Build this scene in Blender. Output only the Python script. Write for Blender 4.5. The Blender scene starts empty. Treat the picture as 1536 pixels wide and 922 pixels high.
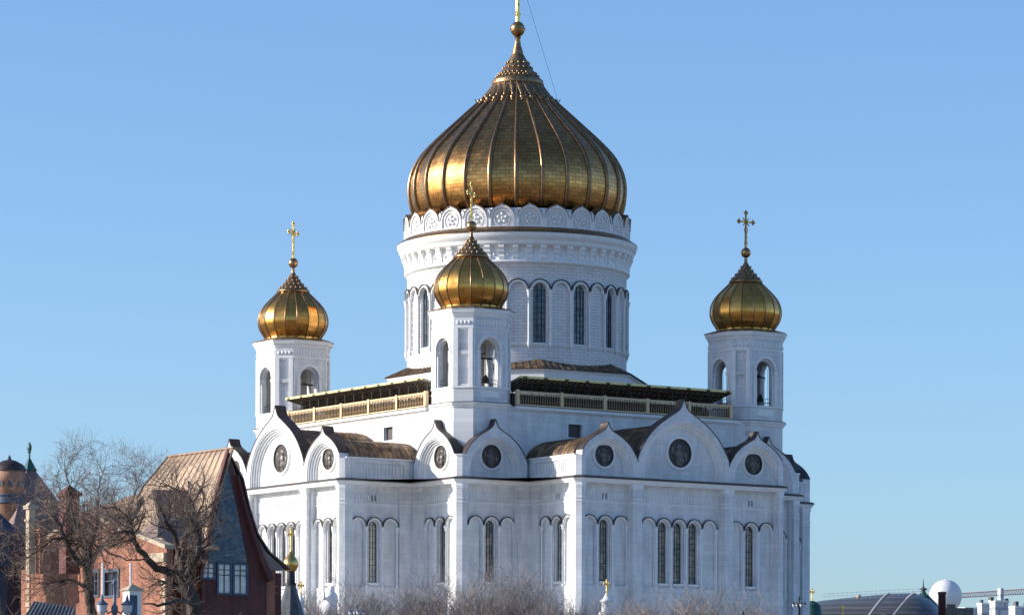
import bpy, bmesh, math, random
from mathutils import Vector, Matrix
from mathutils.geometry import tessellate_polygon
R = math.radians; PI = math.pi; SIN = math.sin; COS = math.cos
scene = bpy.context.scene
col = scene.collection

# ---------------------------------------------------------------- camera, sky, sun, exposure
AZ = R(34.204); F = 5927.589; HORIZON = 1167.24; ROLL = R(0.158)
CX, CY = 298.40, 439.02
cam_d = bpy.data.cameras.new('camera'); cam = bpy.data.objects.new('camera', cam_d); col.objects.link(cam)
cam_d.sensor_width = 36.0; cam_d.lens = 36.0 * F / 1536.0
cam_d.shift_y = (HORIZON - 461.0) / 1536.0
cam_d.clip_start = 1.0; cam_d.clip_end = 9000
cam.location = (CX, CY, 0)
PSI = AZ + R(-0.053)
fwd = Vector((-SIN(PSI), -COS(PSI), 0))
right = fwd.cross(Vector((0, 0, 1))).normalized()
mrot = Matrix((right, Vector((0, 0, 1)), -fwd)).transposed()
cam.rotation_euler = (mrot @ Matrix.Rotation(ROLL, 3, 'Z')).to_euler()
scene.camera = cam

SUN_AZ = R(32.0); SUN_EL = R(20.0)
sun_dir = Vector((COS(SUN_AZ) * COS(SUN_EL), -SIN(SUN_AZ) * COS(SUN_EL), SIN(SUN_EL)))
world = bpy.data.worlds.new('World'); scene.world = world; world.use_nodes = True
nt = world.node_tree; bg = nt.nodes['Background']
sky = nt.nodes.new('ShaderNodeTexSky'); sky.sky_type = 'NISHITA'; sky.sun_disc = False
sky.sun_elevation = SUN_EL
sky.sun_rotation = math.atan2(sun_dir.x, sun_dir.y)
sky.altitude = 0; sky.air_density = 0.85; sky.dust_density = 0.95; sky.ozone_density = 5.0
nt.links.new(sky.outputs[0], bg.inputs[0]); bg.inputs[1].default_value = 0.15
sun_l = bpy.data.lights.new('sun', 'SUN'); sun = bpy.data.objects.new('sun', sun_l); col.objects.link(sun)
sun_l.energy = 4.2; sun_l.angle = R(0.53); sun_l.color = (1.0, 0.93, 0.84)
sun.location = (200, -100, 200); sun.rotation_euler = sun_dir.to_track_quat('Z', 'Y').to_euler()
scene.view_settings.view_transform = 'Standard'; scene.view_settings.look = 'None'
scene.view_settings.exposure = 0.45; scene.view_settings.gamma = 1
scene.render.engine = 'CYCLES'

# ---------------------------------------------------------------- photo measuring helpers (real places in the world)
h_fwd = Vector((-SIN(PSI), -COS(PSI), 0)); h_right = Vector((-COS(PSI), SIN(PSI), 0))
def ray(x, y):
    X, Y = x - 768.0, y - HORIZON
    c, s = COS(-ROLL), SIN(-ROLL)
    X, Y = X * c - Y * s, X * s + Y * c
    return h_fwd + h_right * (X / F) + Vector((0, 0, -Y / F))
def at_d(x, y, d): return Vector((CX, CY, 0)) + ray(x, y) * d
def at_v(x, y, v):
    r_ = ray(x, y); return Vector((CX, CY, 0)) + r_ * ((v - CY) / r_.y)
def at_u(x, y, u):
    r_ = ray(x, y); return Vector((CX, CY, 0)) + r_ * ((u - CX) / r_.x)

# ---------------------------------------------------------------- materials
def new_mat(name):
    m = bpy.data.materials.new(name); m.use_nodes = True
    n = m.node_tree; b = n.nodes['Principled BSDF']
    return m, n, b
def N(n, t, **kw):
    x = n.nodes.new(t)
    for k, v in kw.items():
        if k.startswith('i_'): x.inputs[k[2:].replace('_', ' ')].default_value = v
        else: setattr(x, k, v)
    return x
def ramp(n, src, p0, c0, p1, c1):
    r_ = N(n, 'ShaderNodeValToRGB'); e = r_.color_ramp.elements
    e[0].position = p0; e[0].color = (*c0, 1); e[1].position = p1; e[1].color = (*c1, 1)
    n.links.new(src, r_.inputs[0]); return r_
def simple(name, c, rough=0.7, metal=0.0, var=0.15, scale=2.0, bump=0.0, stretch=(1, 1, 1)):
    m, n, b = new_mat(name)
    tc = N(n, 'ShaderNodeTexCoord'); mp = N(n, 'ShaderNodeMapping'); mp.inputs['Scale'].default_value = stretch
    n.links.new(tc.outputs['Object'], mp.inputs[0])
    no = N(n, 'ShaderNodeTexNoise'); no.inputs['Scale'].default_value = scale; no.inputs['Detail'].default_value = 6
    n.links.new(mp.outputs[0], no.inputs[0])
    lo = tuple(x * (1 - var) for x in c); hi = tuple(min(1, x * (1 + var)) for x in c)
    r_ = ramp(n, no.outputs[0], 0.3, lo, 0.7, hi)
    n.links.new(r_.outputs[0], b.inputs['Base Color'])
    b.inputs['Roughness'].default_value = rough; b.inputs['Metallic'].default_value = metal
    if bump:
        bp = N(n, 'ShaderNodeBump'); bp.inputs['Strength'].default_value = bump; bp.inputs['Distance'].default_value = 0.05
        n.links.new(no.outputs[0], bp.inputs['Height']); n.links.new(bp.outputs[0], b.inputs['Normal'])
    return m
def cyl_coord(n, rad, cen=0.0):
    tc = N(n, 'ShaderNodeTexCoord'); sp = N(n, 'ShaderNodeSeparateXYZ'); mpc = N(n, 'ShaderNodeMapping'); mpc.inputs['Location'].default_value = (-cen, -cen, 0)
    n.links.new(tc.outputs['Object'], mpc.inputs[0]); n.links.new(mpc.outputs[0], sp.inputs[0])
    at = N(n, 'ShaderNodeMath', operation='ARCTAN2'); n.links.new(sp.outputs[1], at.inputs[0]); n.links.new(sp.outputs[0], at.inputs[1])
    mu = N(n, 'ShaderNodeMath', operation='MULTIPLY'); mu.inputs[1].default_value = rad; n.links.new(at.outputs[0], mu.inputs[0])
    cb = N(n, 'ShaderNodeCombineXYZ'); n.links.new(mu.outputs[0], cb.inputs[0]); n.links.new(sp.outputs[2], cb.inputs[1])
    return cb.outputs[0]
def flat_coord(n):
    tc = N(n, 'ShaderNodeTexCoord'); sp = N(n, 'ShaderNodeSeparateXYZ'); n.links.new(tc.outputs['Object'], sp.inputs[0])
    ad = N(n, 'ShaderNodeMath', operation='ADD'); n.links.new(sp.outputs[0], ad.inputs[0]); n.links.new(sp.outputs[1], ad.inputs[1])
    cb = N(n, 'ShaderNodeCombineXYZ'); n.links.new(ad.outputs[0], cb.inputs[0]); n.links.new(sp.outputs[2], cb.inputs[1])
    return cb.outputs[0]
def masonry(name, c1, c2, mortar, bw, bh, ms, coord, rough=0.8, stain=0.25, metal=0.0, bumpd=0.03):
    m, n, b = new_mat(name)
    co = coord(n)
    br = N(n, 'ShaderNodeTexBrick'); n.links.new(co, br.inputs['Vector'])
    br.inputs['Color1'].default_value = (*c1, 1); br.inputs['Color2'].default_value = (*c2, 1); br.inputs['Mortar'].default_value = (*mortar, 1)
    br.inputs['Scale'].default_value = 1; br.inputs['Brick Width'].default_value = bw; br.inputs['Row Height'].default_value = bh
    br.inputs['Mortar Size'].default_value = ms; br.inputs['Mortar Smooth'].default_value = 0.3
    mp = N(n, 'ShaderNodeMapping'); mp.inputs['Scale'].default_value = (0.55, 0.12, 1); n.links.new(co, mp.inputs[0])
    no = N(n, 'ShaderNodeTexNoise'); no.inputs['Scale'].default_value = 1.6; no.inputs['Detail'].default_value = 8; n.links.new(mp.outputs[0], no.inputs[0])
    r_ = ramp(n, no.outputs[0], 0.32, (1 - stain,) * 3, 0.62, (1, 1, 1))
    no2 = N(n, 'ShaderNodeTexNoise'); no2.inputs['Scale'].default_value = 0.35; no2.inputs['Detail'].default_value = 4; n.links.new(co, no2.inputs[0])
    r2 = ramp(n, no2.outputs[0], 0.3, (1 - stain * 0.6, 1 - stain * 0.55, 1 - stain * 0.45), 0.7, (1, 1, 1))
    mx = N(n, 'ShaderNodeMix', data_type='RGBA', blend_type='MULTIPLY'); mx.inputs[0].default_value = 1
    n.links.new(br.outputs[0], mx.inputs[6]); n.links.new(r_.outputs[0], mx.inputs[7])
    m2 = N(n, 'ShaderNodeMix', data_type='RGBA', blend_type='MULTIPLY'); m2.inputs[0].default_value = 1
    n.links.new(mx.outputs[2], m2.inputs[6]); n.links.new(r2.outputs[0], m2.inputs[7])
    n.links.new(m2.outputs[2], b.inputs['Base Color'])
    b.inputs['Roughness'].default_value = rough; b.inputs['Metallic'].default_value = metal
    bp = N(n, 'ShaderNodeBump', invert=True); bp.inputs['Strength'].default_value = 0.5; bp.inputs['Distance'].default_value = bumpd
    n.links.new(br.outputs['Fac'], bp.inputs['Height']); n.links.new(bp.outputs[0], b.inputs['Normal'])
    return m
M = {}
M['stone'] = masonry('white limestone', (.89, .88, .86), (.80, .79, .78), (.62, .615, .61), 1.7, 0.62, 0.014, flat_coord, stain=0.2)
M['drum_stone'] = masonry('white limestone drum blocks', (.88, .87, .85), (.80, .79, .78), (.50, .495, .49), 1.35, 0.42, 0.03, lambda n: cyl_coord(n, 15.0), stain=0.10)
M['trim'] = simple('white carved stone', (.86, .85, .83), 0.75, var=0.06, scale=1.2, bump=0.1)
M['relief'] = simple('carved stone ornament', (.72, .70, .68), 0.8, var=0.12, scale=3.0, bump=0.8)
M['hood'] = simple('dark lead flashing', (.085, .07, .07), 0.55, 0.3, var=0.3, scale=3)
M['dark'] = simple('dark painted iron', (.03, .028, .03), 0.6, 0.2, var=0.3)
M['inside'] = simple('interior shade fill', (.10, .10, .10), 0.9)  # dark colour gives the closed interior its shade
M['bronze'] = simple('dark patinated bronze', (.055, .045, .042), 0.45, 0.6, var=0.4, scale=4)
M['bronze_fig'] = simple('worn bronze relief', (.17, .155, .145), 0.5, 0.35, var=0.5, scale=5)
M['cross_gold'] = simple('gilded cross', (.80, .52, .16), 0.32, 1.0, var=0.15, scale=5)
M['rail_gold'] = simple('gold painted rail', (.70, .51, .29), 0.5, 0.15, var=0.15, scale=5)
M['baluster'] = simple('brown gold baluster', (.30, .19, .09), 0.5, 0.3, var=0.2, scale=5)
M['fascia'] = simple('pale yellow fascia', (.88, .74, .30), 0.5, 0.0, var=0.12, scale=4)
M['rafter'] = simple('sun tinted canopy rafter', (.36, .30, .24), 0.6)  # pale tone stands for sunlight falling on the rafters
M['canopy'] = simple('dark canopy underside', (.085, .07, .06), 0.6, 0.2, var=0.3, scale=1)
M['rib'] = simple('copper brown rib', (.27, .165, .085), 0.36, 0.95, var=0.3, scale=1.5)
M['ball'] = simple('bronze gilt ball', (.46, .27, .12), 0.3, 1.0, var=.2)
M['bell'] = simple('dark bell bronze', (.05, .045, .035), 0.4, 0.7)

def roof_copper():
    m, n, b = new_mat('aged brown copper roof')
    tc = N(n, 'ShaderNodeTexCoord')
    mp = N(n, 'ShaderNodeMapping'); mp.inputs['Scale'].default_value = (1, 1, 0.35); n.links.new(tc.outputs['Object'], mp.inputs[0])
    no = N(n, 'ShaderNodeTexNoise'); no.inputs['Scale'].default_value = 0.9; no.inputs['Detail'].default_value = 9; no.inputs['Roughness'].default_value = 0.7
    n.links.new(mp.outputs[0], no.inputs[0])
    r_ = N(n, 'ShaderNodeValToRGB'); e = r_.color_ramp.elements
    e[0].position = .30; e[0].color = (.045, .032, .028, 1); e[1].position = .76; e[1].color = (.46, .31, .12, 1)
    x = e.new(.47); x.color = (.11, .07, .048, 1); x = e.new(.57); x.color = (.28, .17, .08, 1)
    n.links.new(no.outputs[0], r_.inputs[0]); n.links.new(r_.outputs[0], b.inputs['Base Color'])
    b.inputs['Metallic'].default_value = 0.35; b.inputs['Roughness'].default_value = 0.5
    bp = N(n, 'ShaderNodeBump'); bp.inputs['Strength'].default_value = 0.3; bp.inputs['Distance'].default_value = 0.05
    n.links.new(no.outputs[0], bp.inputs['Height']); n.links.new(bp.outputs[0], b.inputs['Normal'])
    return m
M['roof'] = roof_copper()
M['dark_roof'] = simple('dark brown metal roof', (.075, .055, .05), 0.5, 0.4, var=0.4, scale=0.8)

def gold_dome(name, rad, bw, bh, ms, rough, c1, c2, cen=0.0):
    m, n, b = new_mat(name)
    co = cyl_coord(n, rad, cen)
    br = N(n, 'ShaderNodeTexBrick'); n.links.new(co, br.inputs['Vector'])
    br.inputs['Color1'].default_value = (*c1, 1); br.inputs['Color2'].default_value = (*c2, 1); br.inputs['Mortar'].default_value = (.12, .07, .03, 1)
    br.inputs['Scale'].default_value = 1; br.inputs['Brick Width'].default_value = bw; br.inputs['Row Height'].default_value = bh
    br.inputs['Mortar Size'].default_value = ms; br.inputs['Mortar Smooth'].default_value = 0.2; br.offset = 0.5
    n.links.new(br.outputs[0], b.inputs['Base Color'])
    no = N(n, 'ShaderNodeTexNoise'); no.inputs['Scale'].default_value = 0.8; no.inputs['Detail'].default_value = 5; n.links.new(co, no.inputs[0])
    mr = N(n, 'ShaderNodeMapRange'); mr.inputs[1].default_value = .3; mr.inputs[2].default_value = .7; mr.inputs[3].default_value = rough - .06; mr.inputs[4].default_value = rough + .08
    n.links.new(no.outputs[0], mr.inputs[0]); n.links.new(mr.outputs[0], b.inputs['Roughness'])
    b.inputs['Metallic'].default_value = 1.0
    bp = N(n, 'ShaderNodeBump'); bp.inputs['Strength'].default_value = 0.25; bp.inputs['Distance'].default_value = 0.04
    n.links.new(br.outputs[0], bp.inputs['Height']); n.links.new(bp.outputs[0], b.inputs['Normal'])
    return m
M['gold'] = gold_dome('gilded dome plates', 14.0, 1.1, 0.5, 0.025, 0.27, (.64, .33, .11), (.44, .215, .068))
M['gold_small'] = gold_dome('gilded small dome plates', 4.6, 1.2, 0.75, 0.012, 0.27, (.76, .39, .10), (.62, .31, .075), 21.88)
M['spire'] = simple('dark gilded spire scales', (.32, .20, .10), 0.4, 0.9, var=0.45, scale=2.5, bump=0.8)

def glass_mat(name, ca, cb, rough=0.18):
    m, n, b = new_mat(name)
    tc = N(n, 'ShaderNodeTexCoord')
    vo = N(n, 'ShaderNodeTexVoronoi'); vo.inputs['Scale'].default_value = 1.6; n.links.new(tc.outputs['Object'], vo.inputs['Vector'])
    sp = N(n, 'ShaderNodeSeparateColor'); n.links.new(vo.outputs['Color'], sp.inputs[0])
    r_ = ramp(n, sp.outputs[0], 0.1, ca, 0.9, cb)
    n.links.new(r_.outputs[0], b.inputs['Base Color']); b.inputs['Roughness'].default_value = rough
    return m
M['glass'] = glass_mat('leaded window glass', (.14, .175, .15), (.46, .36, .29))
M['glass_pale'] = glass_mat('pale leaded window glass', (.46, .46, .38), (.62, .60, .50))
M['glass_blue'] = glass_mat('blue grey drum window glass', (.05, .08, .12), (.16, .20, .24))

# ---------------------------------------------------------------- mesh builder
class MB:
    def __init__(s): s.v = []; s.f = []; s.mi = []; s.sm = []
    def add(s, vs, fs, mi=0, smooth=False):
        o = len(s.v); s.v += [tuple(p) for p in vs]
        for f in fs: s.f.append([o + i for i in f]); s.mi.append(mi); s.sm.append(smooth)
    def box(s, c, size, mi=0, rz=0.0):
        x, y, z = [q / 2 for q in size]; cr, sr = COS(rz), SIN(rz)
        vs = []
        for dz in (-z, z):
            for dx, dy in ((-x, -y), (x, -y), (x, y), (-x, y)):
                vs.append((c[0] + dx * cr - dy * sr, c[1] + dx * sr + dy * cr, c[2] + dz))
        s.add(vs, [(0, 3, 2, 1), (4, 5, 6, 7), (0, 1, 5, 4), (1, 2, 6, 5), (2, 3, 7, 6), (3, 0, 4, 7)], mi)
    def prism(s, poly, z0, z1, mi=0, T=None):
        n = len(poly); T = T or (lambda p, z: (p[0], p[1], z))
        vs = [T(p, z0) for p in poly] + [T(p, z1) for p in poly]
        fs = [tuple(range(n - 1, -1, -1)), tuple(range(n, 2 * n))] + [(i, (i + 1) % n, n + (i + 1) % n, n + i) for i in range(n)]
        s.add(vs, fs, mi)
    def plate(s, T, outline, holes, n0, n1, mi=0, back=True):
        """flat slab in (s, z) between offsets n0 (front) and n1 (back) with holes; T(s, z, n) -> world"""
        loops = [outline] + list(holes)
        tri = tessellate_polygon([[Vector((p[0], p[1], 0)) for p in l] for l in loops])
        pts = [p for l in loops for p in l]; n = len(pts)
        vs = [T(p[0], p[1], n0) for p in pts] + [T(p[0], p[1], n1) for p in pts]
        fs = []
        for t_ in tri:
            a, b, c = t_
            ar = (pts[b][0] - pts[a][0]) * (pts[c][1] - pts[a][1]) - (pts[c][0] - pts[a][0]) * (pts[b][1] - pts[a][1])
            if ar < 0: a, b, c = a, c, b
            fs.append((a, b, c))
            if back: fs.append((n + a, n + c, n + b))
        o = 0
        for l in loops:
            k = len(l)
            for i in range(k): fs.append((o + i, o + (i + 1) % k, n + o + (i + 1) % k, n + o + i))
            o += k
        s.add(vs, fs, mi)
    def tube(s, pts, rad, sides=6, mi=0, smooth=True, cap=True, ref=None):
        pts = [Vector(p) for p in pts]; n = len(pts)
        if not hasattr(rad, '__len__'): rad = [rad] * n
        vs = []; up = Vector((0, 0, 1))
        for i, p in enumerate(pts):
            d = (pts[min(i + 1, n - 1)] - pts[max(i - 1, 0)])
            if d.length < 1e-9: d = Vector((0, 0, 1))
            d.normalize()
            a = Vector(ref) if ref else d.cross(up)
            if a.length < 1e-3: a = d.cross(Vector((1, 0, 0)))
            a.normalize(); b = d.cross(a)
            for k in range(sides):
                t_ = 2 * PI * k / sides; vs.append(p + (a * COS(t_) + b * SIN(t_)) * rad[i])
        fs = []
        for i in range(n - 1):
            for k in range(sides):
                k2 = (k + 1) % sides; fs.append((i * sides + k, i * sides + k2, (i + 1) * sides + k2, (i + 1) * sides + k))
        s.add(vs, fs, mi, smooth)
        if cap and sides > 2: s.add(vs[:sides], [tuple(range(sides))], mi); s.add(vs[-sides:], [tuple(range(sides - 1, -1, -1))], mi)
    def lathe(s, prof, c=(0, 0), seg=32, mi=0, smooth=True, rot=0.0, flat_gores=False):
        """prof: list of (z, r)"""
        m = len(prof)
        if flat_gores:
            for k in range(seg):
                a0 = rot + 2 * PI * k / seg; a1 = rot + 2 * PI * (k + 1) / seg; vs = []
                for z, r_ in prof:
                    vs.append((c[0] + r_ * COS(a0), c[1] + r_ * SIN(a0), z)); vs.append((c[0] + r_ * COS(a1), c[1] + r_ * SIN(a1), z))
                s.add(vs, [(2 * i, 2 * i + 1, 2 * i + 3, 2 * i + 2) for i in range(m - 1)], mi, True)
            return
        vs = [(c[0] + r_ * COS(rot + 2 * PI * k / seg), c[1] + r_ * SIN(rot + 2 * PI * k / seg), z) for z, r_ in prof for k in range(seg)]
        fs = [(i * seg + k, i * seg + (k + 1) % seg, (i + 1) * seg + (k + 1) % seg, (i + 1) * seg + k) for i in range(m - 1) for k in range(seg)]
        s.add(vs, fs, mi, smooth)
    def ball(s, c, r_, mi=0, sc=(1, 1, 1), seg=12, rings=8):
        prof = [(COS(PI * i / rings), SIN(PI * i / rings)) for i in range(rings + 1)]
        vs = [(c[0] + r_ * sc[0] * q * COS(2 * PI * k / seg), c[1] + r_ * sc[1] * q * SIN(2 * PI * k / seg), c[2] + r_ * sc[2] * z) for z, q in prof for k in range(seg)]
        fs = [(i * seg + k, (i + 1) * seg + k, (i + 1) * seg + (k + 1) % seg, i * seg + (k + 1) % seg) for i in range(rings) for k in range(seg)]
        s.add(vs, fs, mi, True)
    def sweep(s, path, prof, mi=0):
        """closed plan path (CCW) x profile [(offset outward, z)] closed"""
        rows = [offset_poly(path, o) for o, z in prof]; n = len(path); m = len(prof)
        vs = [(p[0], p[1], prof[j][1]) for j in range(m) for p in rows[j]]
        fs = [(j * n + i, j * n + (i + 1) % n, ((j + 1) % m) * n + (i + 1) % n, ((j + 1) % m) * n + i) for j in range(m) for i in range(n)]
        s.add(vs, fs, mi)
    def build(s, name, mats, parent=None, recalc=True):
        me = bpy.data.meshes.new(name); me.from_pydata(s.v, [], s.f)
        if not isinstance(mats, (list, tuple)): mats = [mats]
        for m in mats: me.materials.append(m)
        me.polygons.foreach_set('material_index', s.mi); me.polygons.foreach_set('use_smooth', s.sm)
        if recalc:
            bm = bmesh.new(); bm.from_mesh(me); bmesh.ops.remove_doubles(bm, verts=bm.verts, dist=1e-5) if recalc == 'weld' else None
            bmesh.ops.recalc_face_normals(bm, faces=bm.faces); bm.to_mesh(me); bm.free()
        me.update()
        o = bpy.data.objects.new(name, me); col.objects.link(o)
        if parent: o.parent = parent
        return o
def offset_poly(path, o):
    n = len(path); out = []
    for i in range(n):
        a, b, c = Vector(path[i - 1]), Vector(path[i]), Vector(path[(i + 1) % n])
        d1 = (b - a).normalized(); d2 = (c - b).normalized()
        n1 = Vector((d1.y, -d1.x)); n2 = Vector((d2.y, -d2.x))
        k = 1 + n1.dot(n2)
        p = b + (n1 + n2) * (o / max(k, 0.15)); out.append((p.x, p.y))
    return out
def tag(o, label=None, cat=None, group=None, kind=None):
    for k, v in (('label', label), ('category', cat), ('group', group), ('kind', kind)):
        if v: o[k] = v
    return o
def empty(name, loc=(0, 0, 0)):
    o = bpy.data.objects.new(name, None); col.objects.link(o); o.location = loc; return o
def kids(o): return [x for x in bpy.data.objects if x.parent == o]
def copy_tree(o, parent=None, rz=0.0):
    c = o.copy(); col.objects.link(c); c.parent = parent
    for ch in kids(o): copy_tree(ch, c)
    return c
def arc(cx, cz, r_, a0, a1, n): return [(cx + r_ * COS(a0 + (a1 - a0) * i / n), cz + r_ * SIN(a0 + (a1 - a0) * i / n)) for i in range(n + 1)]
def arch_loop(cx, z0, zs, r_, n=12): return [(cx - r_, z0), (cx + r_, z0)] + arc(cx, zs, r_, 0, PI, n)
def catmull(P, k=4):
    out = []
    for i in range(len(P) - 1):
        p0 = P[max(i - 1, 0)]; p1 = P[i]; p2 = P[i + 1]; p3 = P[min(i + 2, len(P) - 1)]
        for j in range(k):
            t = j / k
            out.append(tuple(.5 * (2 * p1[q] + (p2[q] - p0[q]) * t + (2 * p0[q] - 5 * p1[q] + 4 * p2[q] - p3[q]) * t * t + (3 * p1[q] - p0[q] - 3 * p2[q] + p3[q]) * t ** 3) for q in (0, 1)))
    out.append(P[-1]); return out

# ================================================================ GROUND
def gz(x, y):
    d = math.hypot(x, y); t = min(1, max(0, (d - 80) / 110.0)); t = t * t * (3 - 2 * t)
    return 4.5 * (1 - t) - 1.7 * t
g = MB(); GN = 60; S0 = 620.0; vs = []; ext = [-9000, -5000, -2500] ; xs = ext + [-1400 + 2800 * i / GN for i in range(GN + 1)] + [2500, 5000, 9000]
nx = len(xs)
for y in xs:
    for x in xs: vs.append((x, y, gz(x, y)))
g.add(vs, [(j * nx + i, j * nx + i + 1, (j + 1) * nx + i + 1, (j + 1) * nx + i) for j in range(nx - 1) for i in range(nx - 1)], 0, True)
tag(g.build('ground', simple('city ground', (.20, .18, .15), 0.95, var=0.4, scale=0.02)), kind='structure')

pz = MB(); pz.lathe([(4.53, .1), (4.53, 76)], seg=48); tag(pz.build('bounce_paving', simple('pale granite bounce paving', (.60, .58, .55), .8, var=.1, scale=.1)), kind='structure')  # unseen pale paving, added to bounce sunlight onto the shaded walls
# ================================================================ CATHEDRAL
a_, b_, w_, CH = 37.68, 27.20, 16.34, 0.55
HC = 37.72; PZ = 40.25; BASE = 3.5
BODY = 25.7; TC = 21.88; TH = 4.30; TE = 2.50
cath = empty('cathedral', (0, 0, 4.5)); cath.location = (0, 0, 0)
tag(cath, 'huge white stone cathedral with one big gilded onion dome and four small ones', 'cathedral')
def Ty(plane, cx=0.0): return lambda s, z, n: (cx + s, plane + n, z)          # face looking +Y
def Tx(plane, cy=0.0): return lambda s, z, n: (plane + n, cy + s, z)          # face looking +X

def rot_copies(objs, ks=(1, 2, 3)):
    for o in objs:
        for k in ks:
            c = copy_tree(o, cath); c.rotation_euler = (0, 0, k * PI / 2)
AR = {'z0': 24.2, 'zs': 31.8, 'r': 0.90}
def arcade(wall, T, s0, s1, depth, cx, k, wins, glass, out, z_top=36.3, slots=True, hoodmb=None):
    z_top = 36.95; hoodmb = MB()
    """recessed bay between s0 and s1: wall layer with arched niches, colonnettes, bands, hood moulds, windows"""
    sp = 2.4; cs = [cx + (i - (k - 1) / 2) * sp for i in range(k)]
    holes = [arch_loop(c, AR['z0'], AR['zs'], AR['r']) for c in cs]
    if slots:
        for q in (-.24, .24): holes.append([(cx + q - .11, 35.0), (cx + q + .11, 35.0), (cx + q + .11, 35.75), (cx + q - .11, 35.75)])
    wall.plate(T, [(s0, BASE), (s1, BASE), (s1, z_top), (s0, z_top)], holes, -depth, -depth - .2)
    wh = [arch_loop(cs[i], 24.75, AR['zs'], .66) for i in wins]
    zc = 34.2
    wall.plate(T, [(s0, 22), (s1, 22), (s1, zc), (s0, zc)], wh, -depth - .22, -depth - .7)
    for i in range(k):
        wall.plate(T, arc(cs[i], AR['zs'], 1.06, 0, PI, 12) + arc(cs[i], AR['zs'], .90, PI, 0, 12), [], -depth + .12, -depth + .005, 1)
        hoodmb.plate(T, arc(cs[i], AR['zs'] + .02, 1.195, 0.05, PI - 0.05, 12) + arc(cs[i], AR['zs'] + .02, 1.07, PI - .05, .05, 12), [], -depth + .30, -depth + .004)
        wall.plate(T, arc(cs[i], AR['zs'] + .02, 1.06, 0, PI, 12) + arc(cs[i], AR['zs'] + .02, 0.985, PI, 0, 12), [], -depth + .24, -depth + .125, 1)
    for i in range(k + 1):
        sx = cs[0] - sp / 2 + i * sp
        if sx < s0 + .15: sx = s0 + .2
        if sx > s1 - .15: sx = s1 - .2
        P = lambda z, n=-depth + .06: T(sx, z, n)
        wall.tube([P(24.4), P(31.1)], .13, 8, 1)
        wall.tube([P(23.6), P(23.95), P(24.25), P(24.42)], [.05, .16, .27, .22], 8, 1)
        wall.tube([P(31.1), P(31.25), P(31.45), P(31.75)], [.17, .24, .22, .33], 8, 1)
        wall.tube([P(28.2), P(28.35)], [.2, .2], 8, 1)
    # string course and small blind frieze under the cornice
    wall.plate(T, [(s0, 34.55), (s1, 34.55), (s1, 34.72), (s0, 34.72)], [], -depth + .10, -depth + .003, 1)
    q = s0 + .3
    while q < s1 - .3:
        if not slots or abs(q - cx) > .5: wall.plate(T, [(q, 35.0), (q + .13, 35.0), (q + .13, 35.8), (q, 35.8)], [], -depth + .09, -depth + .003, 1)
        q += .46
    for i in wins:
        gl = MB(); gl.plate(T, arch_loop(cs[i], 24.76, AR['zs'], .655), [], -depth - .62, -depth - .66)
        go = gl.build('window', glass, cath)
        br = MB(); c = cs[i]
        for q in (-.64, -.22, .22, .64):
            hh = AR['zs'] + math.sqrt(max(0.02, .65 ** 2 - min(abs(q), .64) ** 2))
            wd = .05 if abs(q) > .5 else .022
            br.plate(T, [(c + q - wd, 24.76), (c + q + wd, 24.76), (c + q + wd, hh), (c + q - wd, hh)], [], -depth - .55, -depth - .61)
        z = 24.8; j = 0
        while z < 32.3:
            hw = .64 if z < AR['zs'] else math.sqrt(max(.01, .65 ** 2 - (z - AR['zs']) ** 2))
            t = .055 if j % 3 == 0 else .03
            br.plate(T, [(c - hw, z), (c + hw, z), (c + hw, z + t), (c - hw, z + t)], [], -depth - .54, -depth - .60)
            z += .72; j += 1
        br.plate(T, arc(c, AR['zs'], .655, 0, PI, 10) + arc(c, AR['zs'], .56, PI, 0, 10), [], -depth - .53, -depth - .62)
        br.build('window_grille', M['dark'], go)
        out.append(go)
        wall.plate(T, [(c - .8, 24.45), (c + .8, 24.45), (c + .8, 24.72), (c - .8, 24.72)], [], -depth + .05, -depth - .5, 1)
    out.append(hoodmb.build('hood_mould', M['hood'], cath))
def pier(wall, poly, capoff=.09):
    wall.prism(poly, BASE, 37.0)
    for z0, z1, o in ((34.5, 34.68, .06), (34.95, 35.1, .08), (36.3, 36.5, .06), (36.5, 36.9, .12)):
        wall.prism(offset_poly(poly, o), z0, z1, 1)
def ccw(poly):
    ar = sum(poly[i - 1][0] * poly[i][1] - poly[i][0] * poly[i - 1][1] for i in range(len(poly)))
    return poly if ar > 0 else poly[::-1]

# ---- arm (looking +Y), then turned for the other three
arm = []
wall = MB(); hood = MB(); T = Ty(a_)
D = 1.15
arcade(wall, T, -6.5, 6.5, D, 0, 5, (1, 2, 3), M['glass'], arm, slots=False, hoodmb=hood)
arcade(wall, T, 7.85, 15.25, D, 11.5, 3, (1,), M['glass'], arm, hoodmb=hood)
arcade(wall, T, -15.25, -7.85, D, -11.5, 3, (1,), M['glass'], arm, hoodmb=hood)
for sx in (-1, 1):
    pier(wall, ccw([(sx * 6.5, a_), (sx * 7.85, a_), (sx * 7.85, a_ - 1.4), (sx * 6.5, a_ - 1.4)]))
    for q, dq in ((6.5, -.3), (7.85, .3), (15.25, -.3)):
        wall.prism(ccw([(sx * q, a_ - .55), (sx * (q + dq), a_ - .55), (sx * (q + dq), a_ - 1.3), (sx * q, a_ - 1.3)]), BASE, 36.94)
    pier(wall, ccw([(sx * 15.25, a_), (sx * (w_ - CH), a_), (sx * w_, a_ - CH), (sx * w_, a_ - 1.7), (sx * 15.25, a_ - 1.7)]))
wall.plate(T, [(-15.3, 36.95), (15.3, 36.95), (15.3, 37.4), (-15.3, 37.4)], [], -.05, -1.4)
arm.append(wall.build('facade_wall', [M['stone'], M['trim']], cath))
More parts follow.
